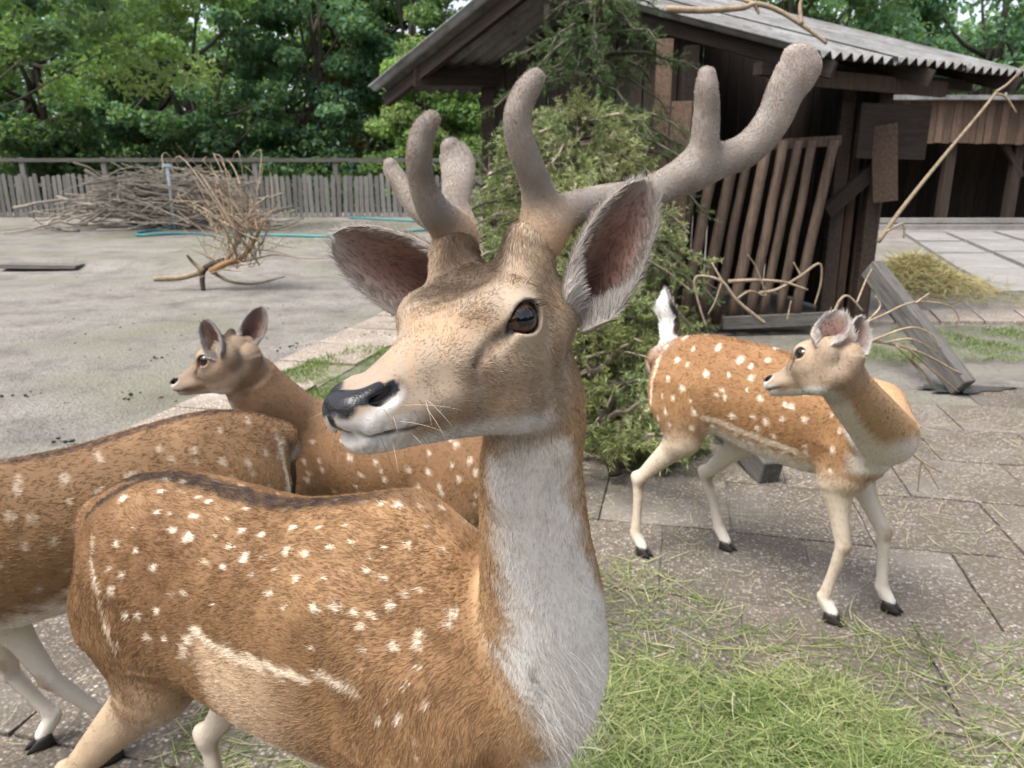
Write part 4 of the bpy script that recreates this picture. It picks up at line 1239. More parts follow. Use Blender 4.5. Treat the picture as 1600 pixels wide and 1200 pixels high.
def face_colour(Q, N, rs, dull=0.0):
    """albedo in head coordinates (Q) with the normal N in the same frame"""
    Q = Q / np.array([HX, 1, 1])
    x, y, z = Q.T; ay = np.abs(y)
    n1 = noise3(Q, 40, 3); n2 = noise3(Q, 160, 4, 2)
    C = np.tile([.308, .232, .164], (len(Q), 1))
    C = lerpc(C, [.262, .200, .148], sstep(-.09, -.03, x) * .8)                                   # greyer muzzle
    C = lerpc(C, [.32, .205, .112], sstep(.10, .35, n1) * .45)
    C = lerpc(C, [.38, .29, .20], sstep(.04, .015, np.hypot(x + .165, z - .015)) * .35)           # cheek
    C = lerpc(C, [.27, .175, .10], sstep(.045, .065, z) * sstep(.032, .0, ay) * sstep(-.06, -.11, x) * .4)
    top = sstep(.055, .070, z) * sstep(-.112, -.142, x + .008 * n2) * sstep(.050, .030, ay)
    C = lerpc(C, [.055, .034, .020], top * .93 * sstep(-.245, -.215, x))                         # dark crown between the antlers
    e = np.hypot(np.hypot(x + .160, (z - .057) * 1.25), (ay - .055) * .8)
    C = lerpc(C, [.45, .37, .285], sstep(.036, .022, e) * (.15 + .4 * sstep(.055, .075, z)))                                   # pale ring round the eye
    A = np.stack([x, ay, z], 1)
    C = lerpc(C, [.12, .075, .05], sstep(.0075, .002, _segd(A, (-.143, .060, .047), (-.112, .046, .022)) + .002 * n2) * .8)
    under = sstep(-.020, -.036, z + .10 * (x + .05) * (x > -.05)) * sstep(-.24, -.19, x)
    C = lerpc(C, [.58, .55, .51], np.clip(under * (1.05 + .3 * n2), 0, 1))                     # white chin and jaw
    lip = sstep(.003, -.009, z + ay * .10) * sstep(-.060, -.025, x)
    C = lerpc(C, [.62, .59, .55], np.clip(lip * (.8 + .5 * n2), 0, 1))
    mp = [(-.004, .012, -.0140), (-.03, .029, -.0175), (-.055, .033, -.0175), (-.072, .036, -.0165)]
    dm = np.min([_segd(A, mp[i], mp[i + 1]) for i in range(3)], 0)
    C = lerpc(C, [.05, .035, .03], sstep(.0040, .0018, dm) * .9)
    # black rhinarium and nostrils
    k = ((x + .001) / .0165) ** 2 + (ay / .0200) ** 2 + ((z - .0045) / .0140) ** 2
    npth = [(-.003, .0135, .008), (-.012, .0225, .0085), (-.022, .0285, .0125), (-.029, .0295, .0175)]
    dn = np.min([_segd(A, npth[i], npth[i + 1]) for i in range(3)], 0)
    dn = dn - .0010 * sstep(.008, .014, z)
    wing = sstep(.0066, .0050, _segd(A, (-.004, .012, .014), (-.017, .0215, .0175)))
    black = np.max([sstep(1.14, .94, k), sstep(.0064, .0050, dn), wing], 0)
    black = np.maximum(black, sstep(.0042, .003, ay) * sstep(-.006, .0, x) * sstep(-.02, -.016, z))
    brg = _segd(A, (.004, .012, .0085), (-.012, .024, .0105))
    black = np.maximum(black, sstep(.0072, .0058, brg))
    white = sstep(.020, .008, np.sqrt(np.maximum(k, 0)) * .014 - .010 + 0 * dn) + sstep(.014, .008, dn)
    C = lerpc(C, [.62, .59, .56], np.clip(white * .85 * (1 - black), 0, 1) * sstep(.013, .002, z + .35 * (x + .02)))
    C = lerpc(C, [.012, .011, .012], black)
    rim = sstep(EYE_R + .0040, EYE_R + .0022, np.linalg.norm(np.stack([x * HX, ay, z], 1) - EYE, axis=1))
    C = lerpc(C, [.022, .016, .014], rim)
    return C, np.maximum(black, rim * .8)


def _segd(P, a, b):
    a, b = np.asarray(a), np.asarray(b); ab = b - a
    t = np.clip(((P - a) @ ab) / (ab @ ab), 0, 1)
    return np.linalg.norm(P - a - t[:, None] * ab, axis=1)


def ear_mesh(base, tip, opening, width, bend=.12, thick=.004, n=26, m=17):
    """a leaf-shaped cup: closed tube at the root, open towards `opening`"""
    base, tip, O = np.asarray(base), np.asarray(tip), np.asarray(opening, float)
    ax = tip - base; L = np.linalg.norm(ax); ax = ax / L
    O = O - ax * (O @ ax); O /= np.linalg.norm(O); Sd = np.cross(ax, O)
    u = np.linspace(0, 1, n) ** .9
    prof = np.interp(u, [0, .08, .2, .4, .58, .74, .86, .94, .98, 1], [.30, .48, .80, 1.0, .99, .87, .66, .45, .25, .04]) * width / 2
    A = np.interp(u, [0, .15, .35, .6, 1], [2.6, 2.1, 1.45, 1.05, .8])
    v = np.linspace(-1, 1, m)
    Pin, Nin = [], []
    for k in range(n):
        r = prof[k] / (np.sin(A[k]) if A[k] < np.pi / 2 else 1.0)
        ph = v * A[k]
        c = base + ax * (L * u[k]) - O * (bend * L * math.sin(u[k] * math.pi) * .6)
        Pin.append(c + Sd * (r * np.sin(ph))[:, None] + O * (r * (1 - np.cos(ph)))[:, None])
        Nin.append(-Sd * np.sin(ph)[:, None] + O * np.cos(ph)[:, None])
    Pin, Nin = np.array(Pin), np.array(Nin)
    edge = (1 - np.abs(v) ** 6)[None, :, None] * (1 - u ** 10)[:, None, None] * .8 + .2
    Pout = Pin - Nin * thick * edge
    V = np.concatenate([Pin.reshape(-1, 3), Pout.reshape(-1, 3)]); off = n * m
    F = []
    for k in range(n - 1):
        for j in range(m - 1):
            a, b, c, d = k * m + j, k * m + j + 1, (k + 1) * m + j + 1, (k + 1) * m + j
            F.append((a, b, c, d)); F.append((off + d, off + c, off + b, off + a))
        for j, fl in ((0, 0), (m - 1, 1)):
            a, d = k * m + j, (k + 1) * m + j
            F.append((a, d, off + d, off + a) if not fl else (off + a, off + d, d, a))
    for j in range(m - 1):
        a, b = (n - 1) * m + j, (n - 1) * m + j + 1; F.append((a, b, off + b, off + a))
        F.append((j + 1, j, off + j, off + j + 1))
    uu = np.repeat(u, m); vv = np.tile(v, n)
    return V, np.array(F), dict(u=np.concatenate([uu, uu]), v=np.concatenate([vv, vv]), inner=np.r_[np.ones(off), np.zeros(off)],
                                ax=ax, O=O, S=Sd, N=np.concatenate([Nin.reshape(-1, 3), -Nin.reshape(-1, 3)]))


def add_ear(root, base, tip, opening, width, hairs, rng, fine=True, thick=.004, bend=.12, sc=1.0, out_col=(.26, .18, .115), in_k=1.0):
    V, F, I = ear_mesh(base, tip, opening, width, bend, thick)
    u, v, inn = I['u'], I['v'], I['inner']
    ed = np.maximum(np.abs(v) ** 4, sstep(.86, 1, u))
    Cin = lerpc([.205, .105, .080], [.27, .20, .17], sstep(.25, .85, np.abs(v)))
    Cin = lerpc(Cin, [.115, .055, .042], sstep(.45, .1, np.abs(v)) * sstep(.15, .3, u) * sstep(.75, .45, u) * .8)
    Cin = lerpc(Cin, [.25, .205, .18], sstep(.6, .95, u) * .6)
    Cin = Cin * in_k
    Cout = lerpc(out_col, np.array(out_col) * [.75, .8, .9], sstep(.5, 1, u))
    C = np.where(inn[:, None] > .5, Cin, Cout)
    C = lerpc(C, [.36, .33, .30], ed * .6)
    me = mesh("ear", V, F, M_SKIN, True); vcol(me, C)
    e = link("ear", me, root)
    N = I['N']
    # coat: short outside, long pale fringe along the edges and out of the lower cup
    dens = np.where(inn > .5, .25 + 1.8 * sstep(.55, .95, np.abs(v)) + 2.2 * sstep(.5, .12, u) * sstep(.2, .8, np.abs(v)), 1.0)
    T, w = scatter(V, F, dens, hairs, rng)
    R = (V[T] * w[:, :, None]).sum(1); n = (N[T] * w[:, :, None]).sum(1); n /= np.linalg.norm(n, axis=1, keepdims=True) + 1e-9
    uu = (u[T] * w).sum(1); vv = (v[T] * w).sum(1); ii = (inn[T] * w).sum(1); c = (C[T] * w[:, :, None]).sum(1)
    d = I['ax'] * 1.0 - I['S'] * (np.sign(vv) * .25 * (ii > .5))[:, None] + I['S'] * (np.sign(vv) * .5 * (np.abs(vv) > .9))[:, None]
    d = d + n * np.where(ii > .5, .5, .35)[:, None] + rng.normal(0, .16, d.shape)
    d /= np.linalg.norm(d, axis=1, keepdims=True)
    edh = np.maximum(np.abs(vv) ** 6, sstep(.9, 1, uu))
    Lh = np.where(ii > .5, .006 + .012 * sstep(.5, .1, uu) + .006 * edh, .0055) * rng.uniform(.6, 1.3, len(R)) * sc
    pale = np.where(ii > .5, .55 * sstep(.5, .95, np.abs(vv)) + .55 * sstep(.42, .15, uu) * sstep(.15, .6, np.abs(vv)), 0) + edh * .7
    c = lerpc(c, [.50, .46, .42], np.clip(pale * .62 * in_k, 0, 1)) * rng.uniform(.8, 1.2, (len(R), 1))
    hair("ear_hair", R + n * .0003, d, Lh, .00022 if fine else .0005, c, e, M_HAIR, npt=3)
    return e


def add_eye(root, c, out, fwd, r):
    """eyeball with brown iris and a long horizontal pupil"""
    out = np.asarray(out) / np.linalg.norm(out); fwd = np.asarray(fwd) - out * (np.asarray(fwd) @ out); fwd /= np.linalg.norm(fwd); up = np.cross(out, fwd)
    n, m = 40, 48
    th = np.linspace(0, np.pi, n) ; ph = np.arange(m) * 2 * np.pi / m
    V = []; C = []
    for t in th:
        for q in ph:
            l = np.array([math.sin(t) * math.cos(q), math.sin(t) * math.sin(q), math.cos(t)])
            bulge = 1 + .07 * max(0, 1 - (t / .75) ** 2)
            V.append(c + r * bulge * (fwd * l[0] + up * l[1] + out * l[2]))
            a, b = l[0] / .58, l[1] / .34
            pup = 1 if (abs(a) ** 3 + abs(b) ** 3) < 1 and l[2] > 0 else 0
            rr = math.hypot(l[0], l[1])
            k = .5 + .5 * math.sin(q * 23 + 3 * math.sin(q * 7))
            iris = np.array([.060, .024, .008]) * (.55 + .6 * k)
            if rr > .74 or l[2] < 0: iris = np.array([.010, .007, .006])
            C.append(np.array([.003, .003, .004]) if pup else iris)
    F = [(i * m + j, (i + 1) * m + j, (i + 1) * m + (j + 1) % m, i * m + (j + 1) % m) for i in range(n - 1) for j in range(m)]
    me = mesh("eye", np.array(V), np.array(F), M_EYE, True); vcol(me, np.array(C))
    return link("eye", me, root)


def add_hoof(root, foot, fwd, sc=1.0):
    """cloven hoof: two claws"""
    fwd = np.array([fwd[0], fwd[1], 0.0]); fwd /= np.linalg.norm(fwd); sd = np.array([-fwd[1], fwd[0], 0])
    mb = MB()
    for s in (1, -1):
        o = np.asarray(foot) + sd * s * .0115 * sc; o[2] = foot[2] * 0 + foot[2]
        rows = []
        for z, x0, x1, w in ((0.0, -.022, .044, .0115), (.010, -.022, .036, .0112), (.022, -.020, .022, .0105), (.034, -.017, .010, .0095)):
            k = np.linspace(0, 2 * np.pi, 10, endpoint=False)
            cx, rx = (x0 + x1) / 2, (x1 - x0) / 2
            rows.append(o + sc * (fwd * (cx + rx * np.cos(k))[:, None] + sd * (w * np.sin(k) * (1 - .45 * np.clip(np.cos(k), 0, 1)))[:, None] + np.array([0, 0, z])))
        V = np.concatenate(rows); q = 10
        F = [(a * q + j, a * q + (j + 1) % q, (a + 1) * q + (j + 1) % q, (a + 1) * q + j) for a in range(3) for j in range(q)] + [tuple(range(q))[::-1], tuple(3 * q + j for j in range(q))]
        mb.add(V, F)
    return mb.build("hoof", M_HOOF, root, True)


def torso_sections(sc=1.0, depth=1.0):
    S_ = [(-.440, 0, .690, .040, .045, .045), (-.42, 0, .700, .066, .070, .085), (-.36, 0, .695, .098, .115, .135), (-.26, 0, .68, .122, .150, .160), (-.12, 0, .665, .133, .160, .180), (.02, 0, .65, .140, .160, .195),
          (.16, 0, .645, .135, .165, .205), (.28, 0, .65, .115, .170, .195), (.37, 0, .665, .085, .120, .150), (.43, 0, .68, .05, .07, .09)]
    return np.array(S_)


def leg_hind(hip, stifle, hock, fet, toe, k=1.0):
    """thigh, gaskin with the hock pointing back, cannon, pastern"""
    hip, stifle, hock, fet, toe = map(np.asarray, (hip, stifle, hock, fet, toe))
    mid = stifle * .45 + hock * .55 + np.array([-.004, 0, 0])
    return [Tube([(*hip, .070 * k, .120 * k, .115 * k), (*(hip * .5 + stifle * .5), .066 * k, .115 * k, .09 * k), (*(stifle * .92 + hock * .08), .038 * k, .050 * k, .046 * k)], up=(-1, 0, .2), group='thigh', k=.045),
            Tube([(*stifle, .036 * k, .046 * k, .044 * k), (*mid, .022 * k, .030 * k, .028 * k), (*(hock * .88 + stifle * .12), .0175 * k, .024 * k, .020 * k), (*hock, .018 * k, .025 * k, .02 * k)], up=(-1, 0, .3), group='leg', k=.03),
            Tube([(*(hock + np.array([-.010, 0, .012])), .013 * k, .018 * k, .016 * k), (*(hock * .75 + fet * .25), .0135 * k, .017 * k, .016 * k), (*(hock * .4 + fet * .6), .012 * k, .0145 * k, .0145 * k), (*(fet * .9 + hock * .1), .0145 * k, .017 * k, .017 * k),
                  (*fet, .0165 * k, .018 * k, .019 * k), (*(toe + np.array([0, 0, .030])), .0155 * k)], up=(-1, 0, .3), group='leg', k=.018)]


def leg_fore(sh, elbow, knee, fet, toe, k=1.0):
    sh, elbow, knee, fet, toe = map(np.asarray, (sh, elbow, knee, fet, toe))
    return [Tube([(*(sh + np.array([-.02, 0, .10])), .040 * k, .075 * k, .07 * k), (*sh, .058 * k, .095 * k, .09 * k), (*(sh * .35 + elbow * .65), .048 * k, .070 * k, .06 * k)], up=(1, 0, 0), group='thigh', k=.05),
            Tube([(*elbow, .038 * k, .050 * k, .046 * k), (*(elbow * .55 + knee * .45), .024 * k, .027 * k, .028 * k), (*(elbow * .12 + knee * .88), .0185 * k, .020 * k, .020 * k), (*knee, .0195 * k, .022 * k, .0195 * k),
                  (*(knee * .85 + fet * .15), .0165 * k, .018 * k, .0165 * k), (*(knee * .4 + fet * .6), .0125 * k, .014 * k, .014 * k), (*(fet * .92 + knee * .08), .0145 * k, .0165 * k, .0165 * k), (*fet, .0165 * k, .018 * k, .018 * k), (*(toe + np.array([0, 0, .030])), .0155 * k)],
                 n=44, up=(1, 0, .1), group='leg', k=.03)]


def make_deer(name, label, loc, heading, sc, prims, Mh, coat, hoofs, ears, h, fine=None, hairs=60000, hair_r=.0005, hair_len=1.0, group='deer', seed=1,
              hair_gate=None, eyes=True, head_fine=True, lift=.32, tail_len=.03, tint=(1, 1, 1), eye_sc=1.0):
    """prims are given in the animal's own frame (x forward, y left, z up, metres before scaling)"""
    rng = np.random.default_rng(seed)
    root = empty(name, loc, heading); tag(root, label, 'deer', group)
    M0 = mat4(np.eye(3), (0, 0, 0), sc)
    for p in prims: p.xf(M0)
    Mh = M0 @ Mh
    f = Field(prims)
    lo = np.min([p.lo for p in prims if not p.sub], 0) - .02; hi = np.max([p.hi for p in prims if not p.sub], 0) + .02
    g = [axis_grid(lo[d], hi[d], h, None if fine is None else (fine[0][d], fine[1][d], fine[2])) for d in range(3)]
    V, F = polygonise(f, *g)
    N = normals(V, F)
    Z, fl = f.zones(V)
    Ri = np.linalg.inv(Mh)

    def colour(P, N, Z):
        C, gl = coat(P / sc, N, Z)
        hz = Z.get('head', np.zeros(len(P))) + Z.get('pedicle', np.zeros(len(P)))
        if hz.max() > 0:
            m = hz > .02
            Q = xpt(Ri, P[m]); Nq = N[m] @ Mh[:3, :3] / np.linalg.norm(Mh[:3, 0])
            fc, fg = face_colour(Q, Nq, rng)
            fc = fc * np.array(tint)
            w = sstep(.2, .8, hz[m])
            C[m] = C[m] * (1 - w[:, None]) + fc * w[:, None]; gl[m] = np.maximum(gl[m], fg * w)
        return C, gl
    C, gl = colour(V.astype(float), N, Z)
    me = mesh("body", V, F, M_SKIN, True); vcol(me, C)
    a = me.attributes.new("gloss", 'FLOAT', 'POINT'); a.data.foreach_set("value", (gl * .5).astype(np.float32))
    body = link("body", me, root)
    # eyes
    for s in (1, -1):
        if eyes: add_eye(root, xpt(Mh, EYE * [1, s, 1] - np.array([0, s, 0]) * (.0172 * (1 - eye_sc) * .5)), Mh[:3, :3] @ np.array([.22, s * .95, .10]), Mh[:3, :3] @ np.array([.95, -.22 * s, -.26]), EYE_R * eye_sc * np.linalg.norm(Mh[:3, 0]))
    for ft, fw in hoofs: add_hoof(root, np.asarray(ft) * sc, fw, sc)
    for e in ears: add_ear(root, rng=rng, **e)
    # coat
    Wd = mat4(np.array([[math.cos(heading), -math.sin(heading), 0], [math.sin(heading), math.cos(heading), 0], [0, 0, 1]]), loc)
    camL = xpt(np.linalg.inv(Wd), np.array([0, 0, CAM_H]))
    face = sstep(-.55, .05, (N * ((camL - V) / np.linalg.norm(camL - V, axis=1, keepdims=True))).sum(1)) * .85 + .15
    dens = face.copy()
    hz = Z.get('head', np.zeros(len(V))) + Z.get('pedicle', np.zeros(len(V)))
    dens *= 1 + hz * 4
    dens *= sstep(.25, .05, gl)
    if hair_gate is not None: dens *= hair_gate(V / sc)
    T, w = scatter(V.astype(float), F, dens, hairs, rng)
    R = (V[T] * w[:, :, None]).sum(1).astype(float)
    n = (N[T] * w[:, :, None]).sum(1); n /= np.linalg.norm(n, axis=1, keepdims=True)
    d = (fl[T] * w[:, :, None]).sum(1)
    Zr = {k: (z[T] * w).sum(1) for k, z in Z.items()}
    zero = np.zeros(len(R)); zg = lambda k: Zr.get(k, zero)
    c, gr = colour(R, n, Zr)
    d = d - n * (d * n).sum(1)[:, None]
    d /= np.linalg.norm(d, axis=1, keepdims=True) + 1e-6
    swirl = noise3(R, 18 / sc, 11, 2)[:, None] * np.cross(n, d) * .35
    lf = lift * (1 + .25 * noise3(R, 60, 5, 1)) * (1 + .2 * zg('head'))
    d = d + swirl + n * lf[:, None] + rng.normal(0, .13, d.shape)
    d /= np.linalg.norm(d, axis=1, keepdims=True)
    ln = (.0105 * zg('torso') + .0095 * zg('thigh') + .005 * zg('leg') + .0075 * zg('neck') + .0048 * zg('head') + .008 * zg('pedicle') + .02 * zg('chest') + tail_len * zg('tail')) * hair_len * sc
    muz = xpt(Ri, R); ln *= 1 - .45 * sstep(-.10, -.02, muz[:, 0]) * sstep(.3, .8, zg('head'))
    eyed = np.minimum(*[np.linalg.norm(muz - EYE * [1, s, 1], axis=1) for s in (1, -1)])
    ln *= .35 + .65 * sstep(.022, .034, eyed)
    ln *= rng.uniform(.55, 1.25, len(R))
    keep = (gr < .3) & (rng.uniform(size=len(R)) < sstep(EYE_R + .001, EYE_R + .005, eyed) + .0)
    curl = n * -.22 + np.array([0, 0, -.10]) + rng.normal(0, .08, d.shape)
    c = c * np.clip(rng.normal(1.0, .17 - .02 * zg('head')[:, None], (len(R), 1)), .5, 1.6)
    c = lerpc(c, c * [.55, .48, .42], (rng.uniform(size=len(R)) < (.13 if hair_r < .0005 else .05) * (1 - zg('leg')) * (1 - .6 * zg('head'))).astype(float) * (c.mean(1) < .4))
    r = hair_r * (1 - .48 * zg('head') - .2 * zg('pedicle'))
    k = keep
    hair("coat", R[k] - n[k] * .0006, d[k], ln[k], r[k], c[k], body, M_HAIR, curl=curl[k])
    return dict(root=root, body=body, field=f, V=V, F=F, N=N, Mh=Mh, world=Wd, Z=Z)
# ------------------------------------------------------------------ the young buck in front
MAIN_HEAD_R = np.array([[-0.597295, 0.798153, -0.078676], [-0.798776, -0.583194, 0.14779], [0.072075, 0.151119, 0.985884]])
MAIN_HEAD_T = np.array([-0.1217, 0.53084, 1.13127])


def rad_px(x, y, Y, r): return r * Y / ray(x, y)[1] / FPX


def px_tube(rows, inv, **kw):
    """sections given as (x, y, Y, r[px] side, up, down) measured on the photograph at a real distance Y"""
    out = []
    for r in rows:
        x, y, Y = r[:3]; p = at(x, y, Y); rr = [rad_px(x, y, Y, q) for q in r[3:]]
        out.append((*xpt(inv, p), *rr))
    return Tube(out, **kw)


def trace(f, world, x, y):
    """where the sight line through a pixel meets a body (its own frame)"""
    inv = np.linalg.inv(world); o = xpt(inv, np.array([0, 0, CAM_H])); d = inv[:3, :3] @ ray(x, y); d /= np.linalg.norm(d)
    t = .3
    for _ in range(120):
        v = float(f(np.array([o + d * t]))[0])
        if v < .001: return o + d * t
        t += max(v * .7, .001)
        if t > 3.2: return None
    return o + d * t


SPOTS = """320,165,11 430,115,9 420,145,9 475,148,8 480,120,8 570,120,10 635,130,10 685,130,10 735,142,10 785,150,9 825,157,9 885,167,13 950,172,9 995,176,9 1040,181,10 1095,188,8 1155,193,15 1200,210,9 1222,232,9
410,200,8 445,203,10 505,210,9 545,172,8 590,215,7 640,190,8 745,195,9 448,245,10 490,266,12 630,248,9 682,255,9 765,240,9 832,237,11 905,235,8 975,245,8 1065,285,8 305,282,9 357,298,13 535,328,12 585,340,7 635,318,12 683,320,7
750,300,11 790,308,8 860,292,10 915,280,7 970,318,10 1155,298,10 285,353,8 317,362,10 403,345,12 660,365,11 773,372,13 846,370,10 900,358,9 960,355,8 1000,370,8 290,402,10 258,408,6 447,415,11 480,412,6 700,412,11 740,450,8 820,453,11
880,450,10 925,462,9 970,468,9 1020,445,10 1060,412,9 1090,400,7 327,467,11 363,472,12 408,462,9 385,530,11 430,530,8 305,540,6 335,612,8 375,615,8 940,500,8 1025,550,12 1095,520,16 1088,548,14 1180,465,14 1172,490,14 1192,450,11 1090,600,9 815,555,7
935,610,9 1060,650,8 985,745,9 1035,740,9 1075,795,9 1085,835,9 1110,700,7 950,560,6 1010,690,6 600,290,6 720,350,6 560,260,6 520,160,7 350,240,6 1120,240,7 1000,290,6 880,400,6 560,440,6"""


def build_main():
    heading = math.radians(-26.0); loc = (-.363, 1.03, 0)
    Wd = mat4(np.array([[math.cos(heading), -math.sin(heading), 0], [math.sin(heading), math.cos(heading), 0], [0, 0, 1]]), loc)
    inv = np.linalg.inv(Wd)
    MhW = mat4(MAIN_HEAD_R, MAIN_HEAD_T)
    Mh = inv @ MhW
    ts = torso_sections(); ts[:, 0] = np.where(ts[:, 0] < .1, .1 + (ts[:, 0] - .1) * .85, ts[:, 0]); ts[:, 2] += .020; ts[:, 4] += .040 * sstep(-.15, .25, ts[:, 0]) * (ts[:, 0] < .42) + .022 * sstep(.05, .28, ts[:, 0])
    P = [Tube(ts, n=70, group='torso', k=.03, flow=-1.0)]
    # neck: from the nape down to the chest
    th = inv[:3, :3] @ np.array([.25, -.95, -.15])
    neck = [(*xpt(inv, xpt(MhW, (-.225, 0, .010))), .046, .050, .050)]
    for x, y, Y, w, fb in ((838, 640, .70, 76, 78), (830, 730, .735, 79, 82), (836, 840, .775, 86, 92), (846, 940, .815, 96, 112), (842, 1020, .865, 100, 135), (800, 1075, .94, 110, 150)):
        neck.append((*xpt(inv, at(x, y, Y)), rad_px(x, y, Y, w), rad_px(x, y, Y, fb), rad_px(x, y, Y, fb)))
    P.append(Tube(neck, n=48, up=th, group='neck', k=.04))
    hk_ = xpt(inv, at(122, 1206, 1.16)); hkx, hkz = hk_[0], hk_[2]
    hp = [p.xf(Mh) for p in head_prims()]
    P.append(Ell(xpt(inv, at(800, 750, .712)), (.016, .018, .024), None, 'neck', .03))       # larynx
    P.append(Tube([(.20, -.115, .78, .018, .03, .03), (.27, -.108, .70, .022, .04, .04), (.33, -.085, .60, .022, .04, .04)], up=(1, 0, 0), group='torso', k=.05, flow=0))   # shoulder
    P = P + leg_hind((-.208, -.055, .660), (-.165, -.082, .535), (hkx, -.085, hkz), (hkx + .02, -.080, .075), (hkx + .05, -.080, 0), 1.15)
    P += leg_hind((-.255, .062, .655), (-.13, .090, .46), (-.27, .075, .275), (-.235, .07, .075), (-.21, .07, 0))
    P += leg_fore((.29, -.070, .58), (.25, -.088, .46), (.27, -.078, .26), (.265, -.075, .07), (.29, -.075, 0))
    P += leg_fore((.29, .070, .58), (.25, .088, .46), (.27, .078, .26), (.265, .075, .07), (.29, .075, 0))
    P.append(Tube([(-.325, 0, .715, .018), (-.356, 0, .69, .016), (-.370, 0, .64, .014), (-.366, 0, .585, .006)], up=(1, 0, .2), group='tail', k=.02))
    P = [p for p in P]
    allp = P + [h for h in hp]
    hoofs = [((hkx + .05, -.080, 0), (1, 0)), ((-.21, .07, 0), (1, 0)), ((.29, -.075, 0), (1, 0)), ((.29, .075, 0), (1, 0))]
    thn = th / np.linalg.norm(th)
    spots = []
    fld = Field([p for p in allp])
    for tok in SPOTS.split():
        cx, cy, r = map(float, tok.split(','))
        q = trace(fld, Wd, cx * .6, 680 + cy * .6)
        if q is not None:
            D = np.linalg.norm(xpt(Wd, q) - np.array([0, 0, CAM_H])); spots.append((*q, r * .6 * D / FPX * 1.0))
    spots = np.array(spots)
    far = spots.copy(); far[:, 1] *= -1                       # the far flank carries its own spots
    far[:, :3] += RNG.normal(0, .012, (len(far), 3)) * [1, 0, 1]
    spots = np.concatenate([spots, far[far[:, 1] > .03]])
    spots = np.c_[spots, RNG.uniform(-.1, .5, len(spots)) * (spots[:, 0] > -.22)]

    def line(pts):
        out = [trace(fld, Wd, a * .6, 680 + b * .6) for a, b in pts]; return [q for q in out if q is not None]
    white1 = line([(478, 580), (490, 540), (512, 508), (555, 545), (600, 568), (640, 585), (700, 610), (755, 625), (800, 640)])
    white2 = line([(830, 625), (880, 645), (925, 668)])
    wl = np.array(sorted([(q[0], q[2]) for q in white1[2:] + white2])); wlx, wlz = wl[:, 0], wl[:, 1]
    rump = line([(243, 270), (238, 330), (245, 380), (258, 430), (275, 500), (300, 560)])
    dors = line([(222, 215), (265, 172), (330, 135), (400, 108), (480, 88)])

    dark = [(q, w) for q, w in ((trace(fld, Wd, 834, 1052), .008), (trace(fld, Wd, 842, 1085), .012), (trace(fld, Wd, 838, 1120), .013)) if q is not None]  # shade of the groove between brisket and foreleg, painted into the coat

    def coat(p, N, Z):
        g = lambda k: Z.get(k, np.zeros(len(p)))
        x, y, z = p.T
        n1 = noise3(p, 9, 21); n2 = noise3(p, 45, 22); n3 = noise3(p * [1, 1, 2.2], 110, 23, 2)
        C = np.tile([.198, .112, .052], (len(p), 1))
        C = lerpc(C, [.115, .055, .022], sstep(.58, .80, z + .02 * n2) * sstep(.35, -.15, x) * .8)      # darker along the back
        C = lerpc(C, [.290, .172, .084], sstep(-.2, .8, n1) * .5)
        C = lerpc(C, [.13, .055, .022], sstep(.25, .9, n3) * .35)
        C = lerpc(C, [.33, .19, .095], sstep(.10, .34, x) * .5)
        zl = np.interp(x, wlx, wlz)
        low = sstep(zl + .012, zl - .012, z + .006 * n2)
        C = lerpc(C, [.50, .36, .235], low * (g('torso') + .6 * g('thigh')) * .9 * sstep(.20, .05, x) * sstep(wlx[0] - .02, wlx[0] + .015, x))
        belly = sstep(-.22, -.62, N[:, 2] + .12 * n2) * sstep(.54, .49, z)
        C = lerpc(C, [.66, .60, .52], belly * (g('torso') + g('thigh')))
        leg = g('leg') + .8 * g('thigh') * sstep(.50, .40, z)
        C = lerpc(C, [.43, .325, .22], np.clip(leg, 0, 1) * .85)
        inner = sstep(.0, -.55, N[:, 1] * np.sign(y)) * np.clip(leg + g('thigh') * sstep(.6, .5, z), 0, 1)
        C = lerpc(C, [.60, .53, .44], inner * .85)
        # white marks
        dsp = np.full(len(p), 9.0)
        for q in spots:
            m = np.abs(p - q[:3]).max(1) < q[3] * 3.2
            if m.any():
                e = (p[m] - q[:3]) * [1.0, 1.0, .75]
                dsp[m] = np.minimum(dsp[m], np.linalg.norm(e, axis=1) / q[3] + .26 * n3[m] + q[4])
        C = lerpc(C, [.74, .64, .50], sstep(1.25, .55, dsp) * .92 * (g('torso') + g('thigh') + g('neck')))
        for L, w, s in ((white1, .010, .6), (white2, .011, .6), (rump, .0045, .5)):
            for i in range(len(L) - 1):
                dd = _segd(p, L[i], L[i + 1]) + .005 * n3
                C = lerpc(C, [.70, .60, .46], sstep(w, w * .35, dd) * s)
        for L in (dors,):
            for i in range(len(L) - 1):
                C = lerpc(C, [.02, .014, .011], sstep(.011, .004, _segd(p, L[i], L[i + 1])) * .85)
        st = sstep(.030, .012, np.abs(y) + .006 * n2) * sstep(.5, .75, N[:, 2]) * sstep(.40, .10, x) * sstep(-.46, -.4, x)
        C = lerpc(C, [.028, .017, .012], np.clip(st * (.9 + .25 * n3), 0, .95) * g('torso'))
        C = lerpc(C, [.02, .015, .013], g('tail') * .9)
        # neck: tan with a white throat
        tw = sstep(.78, 1.02, z)[:, None]; tb = sstep(.76, .62, z)[:, None]; tv = (inv[:3, :3] @ np.array([.38, -.92, 0])) * (1 - tw) + (inv[:3, :3] @ np.array([-.04, -1.0, .0])) * tw; tv = tv * (1 - tb) + (inv[:3, :3] @ np.array([.92, -.40, 0])) * tb
        tn = (N * tv).sum(1)
        side = N @ np.cross(thn, [0, 0, 1])
        nk = lerpc(np.tile([.385, .245, .13], (len(p), 1)), [.34, .20, .10], sstep(.2, .9, n1) * .5)
        zw = z
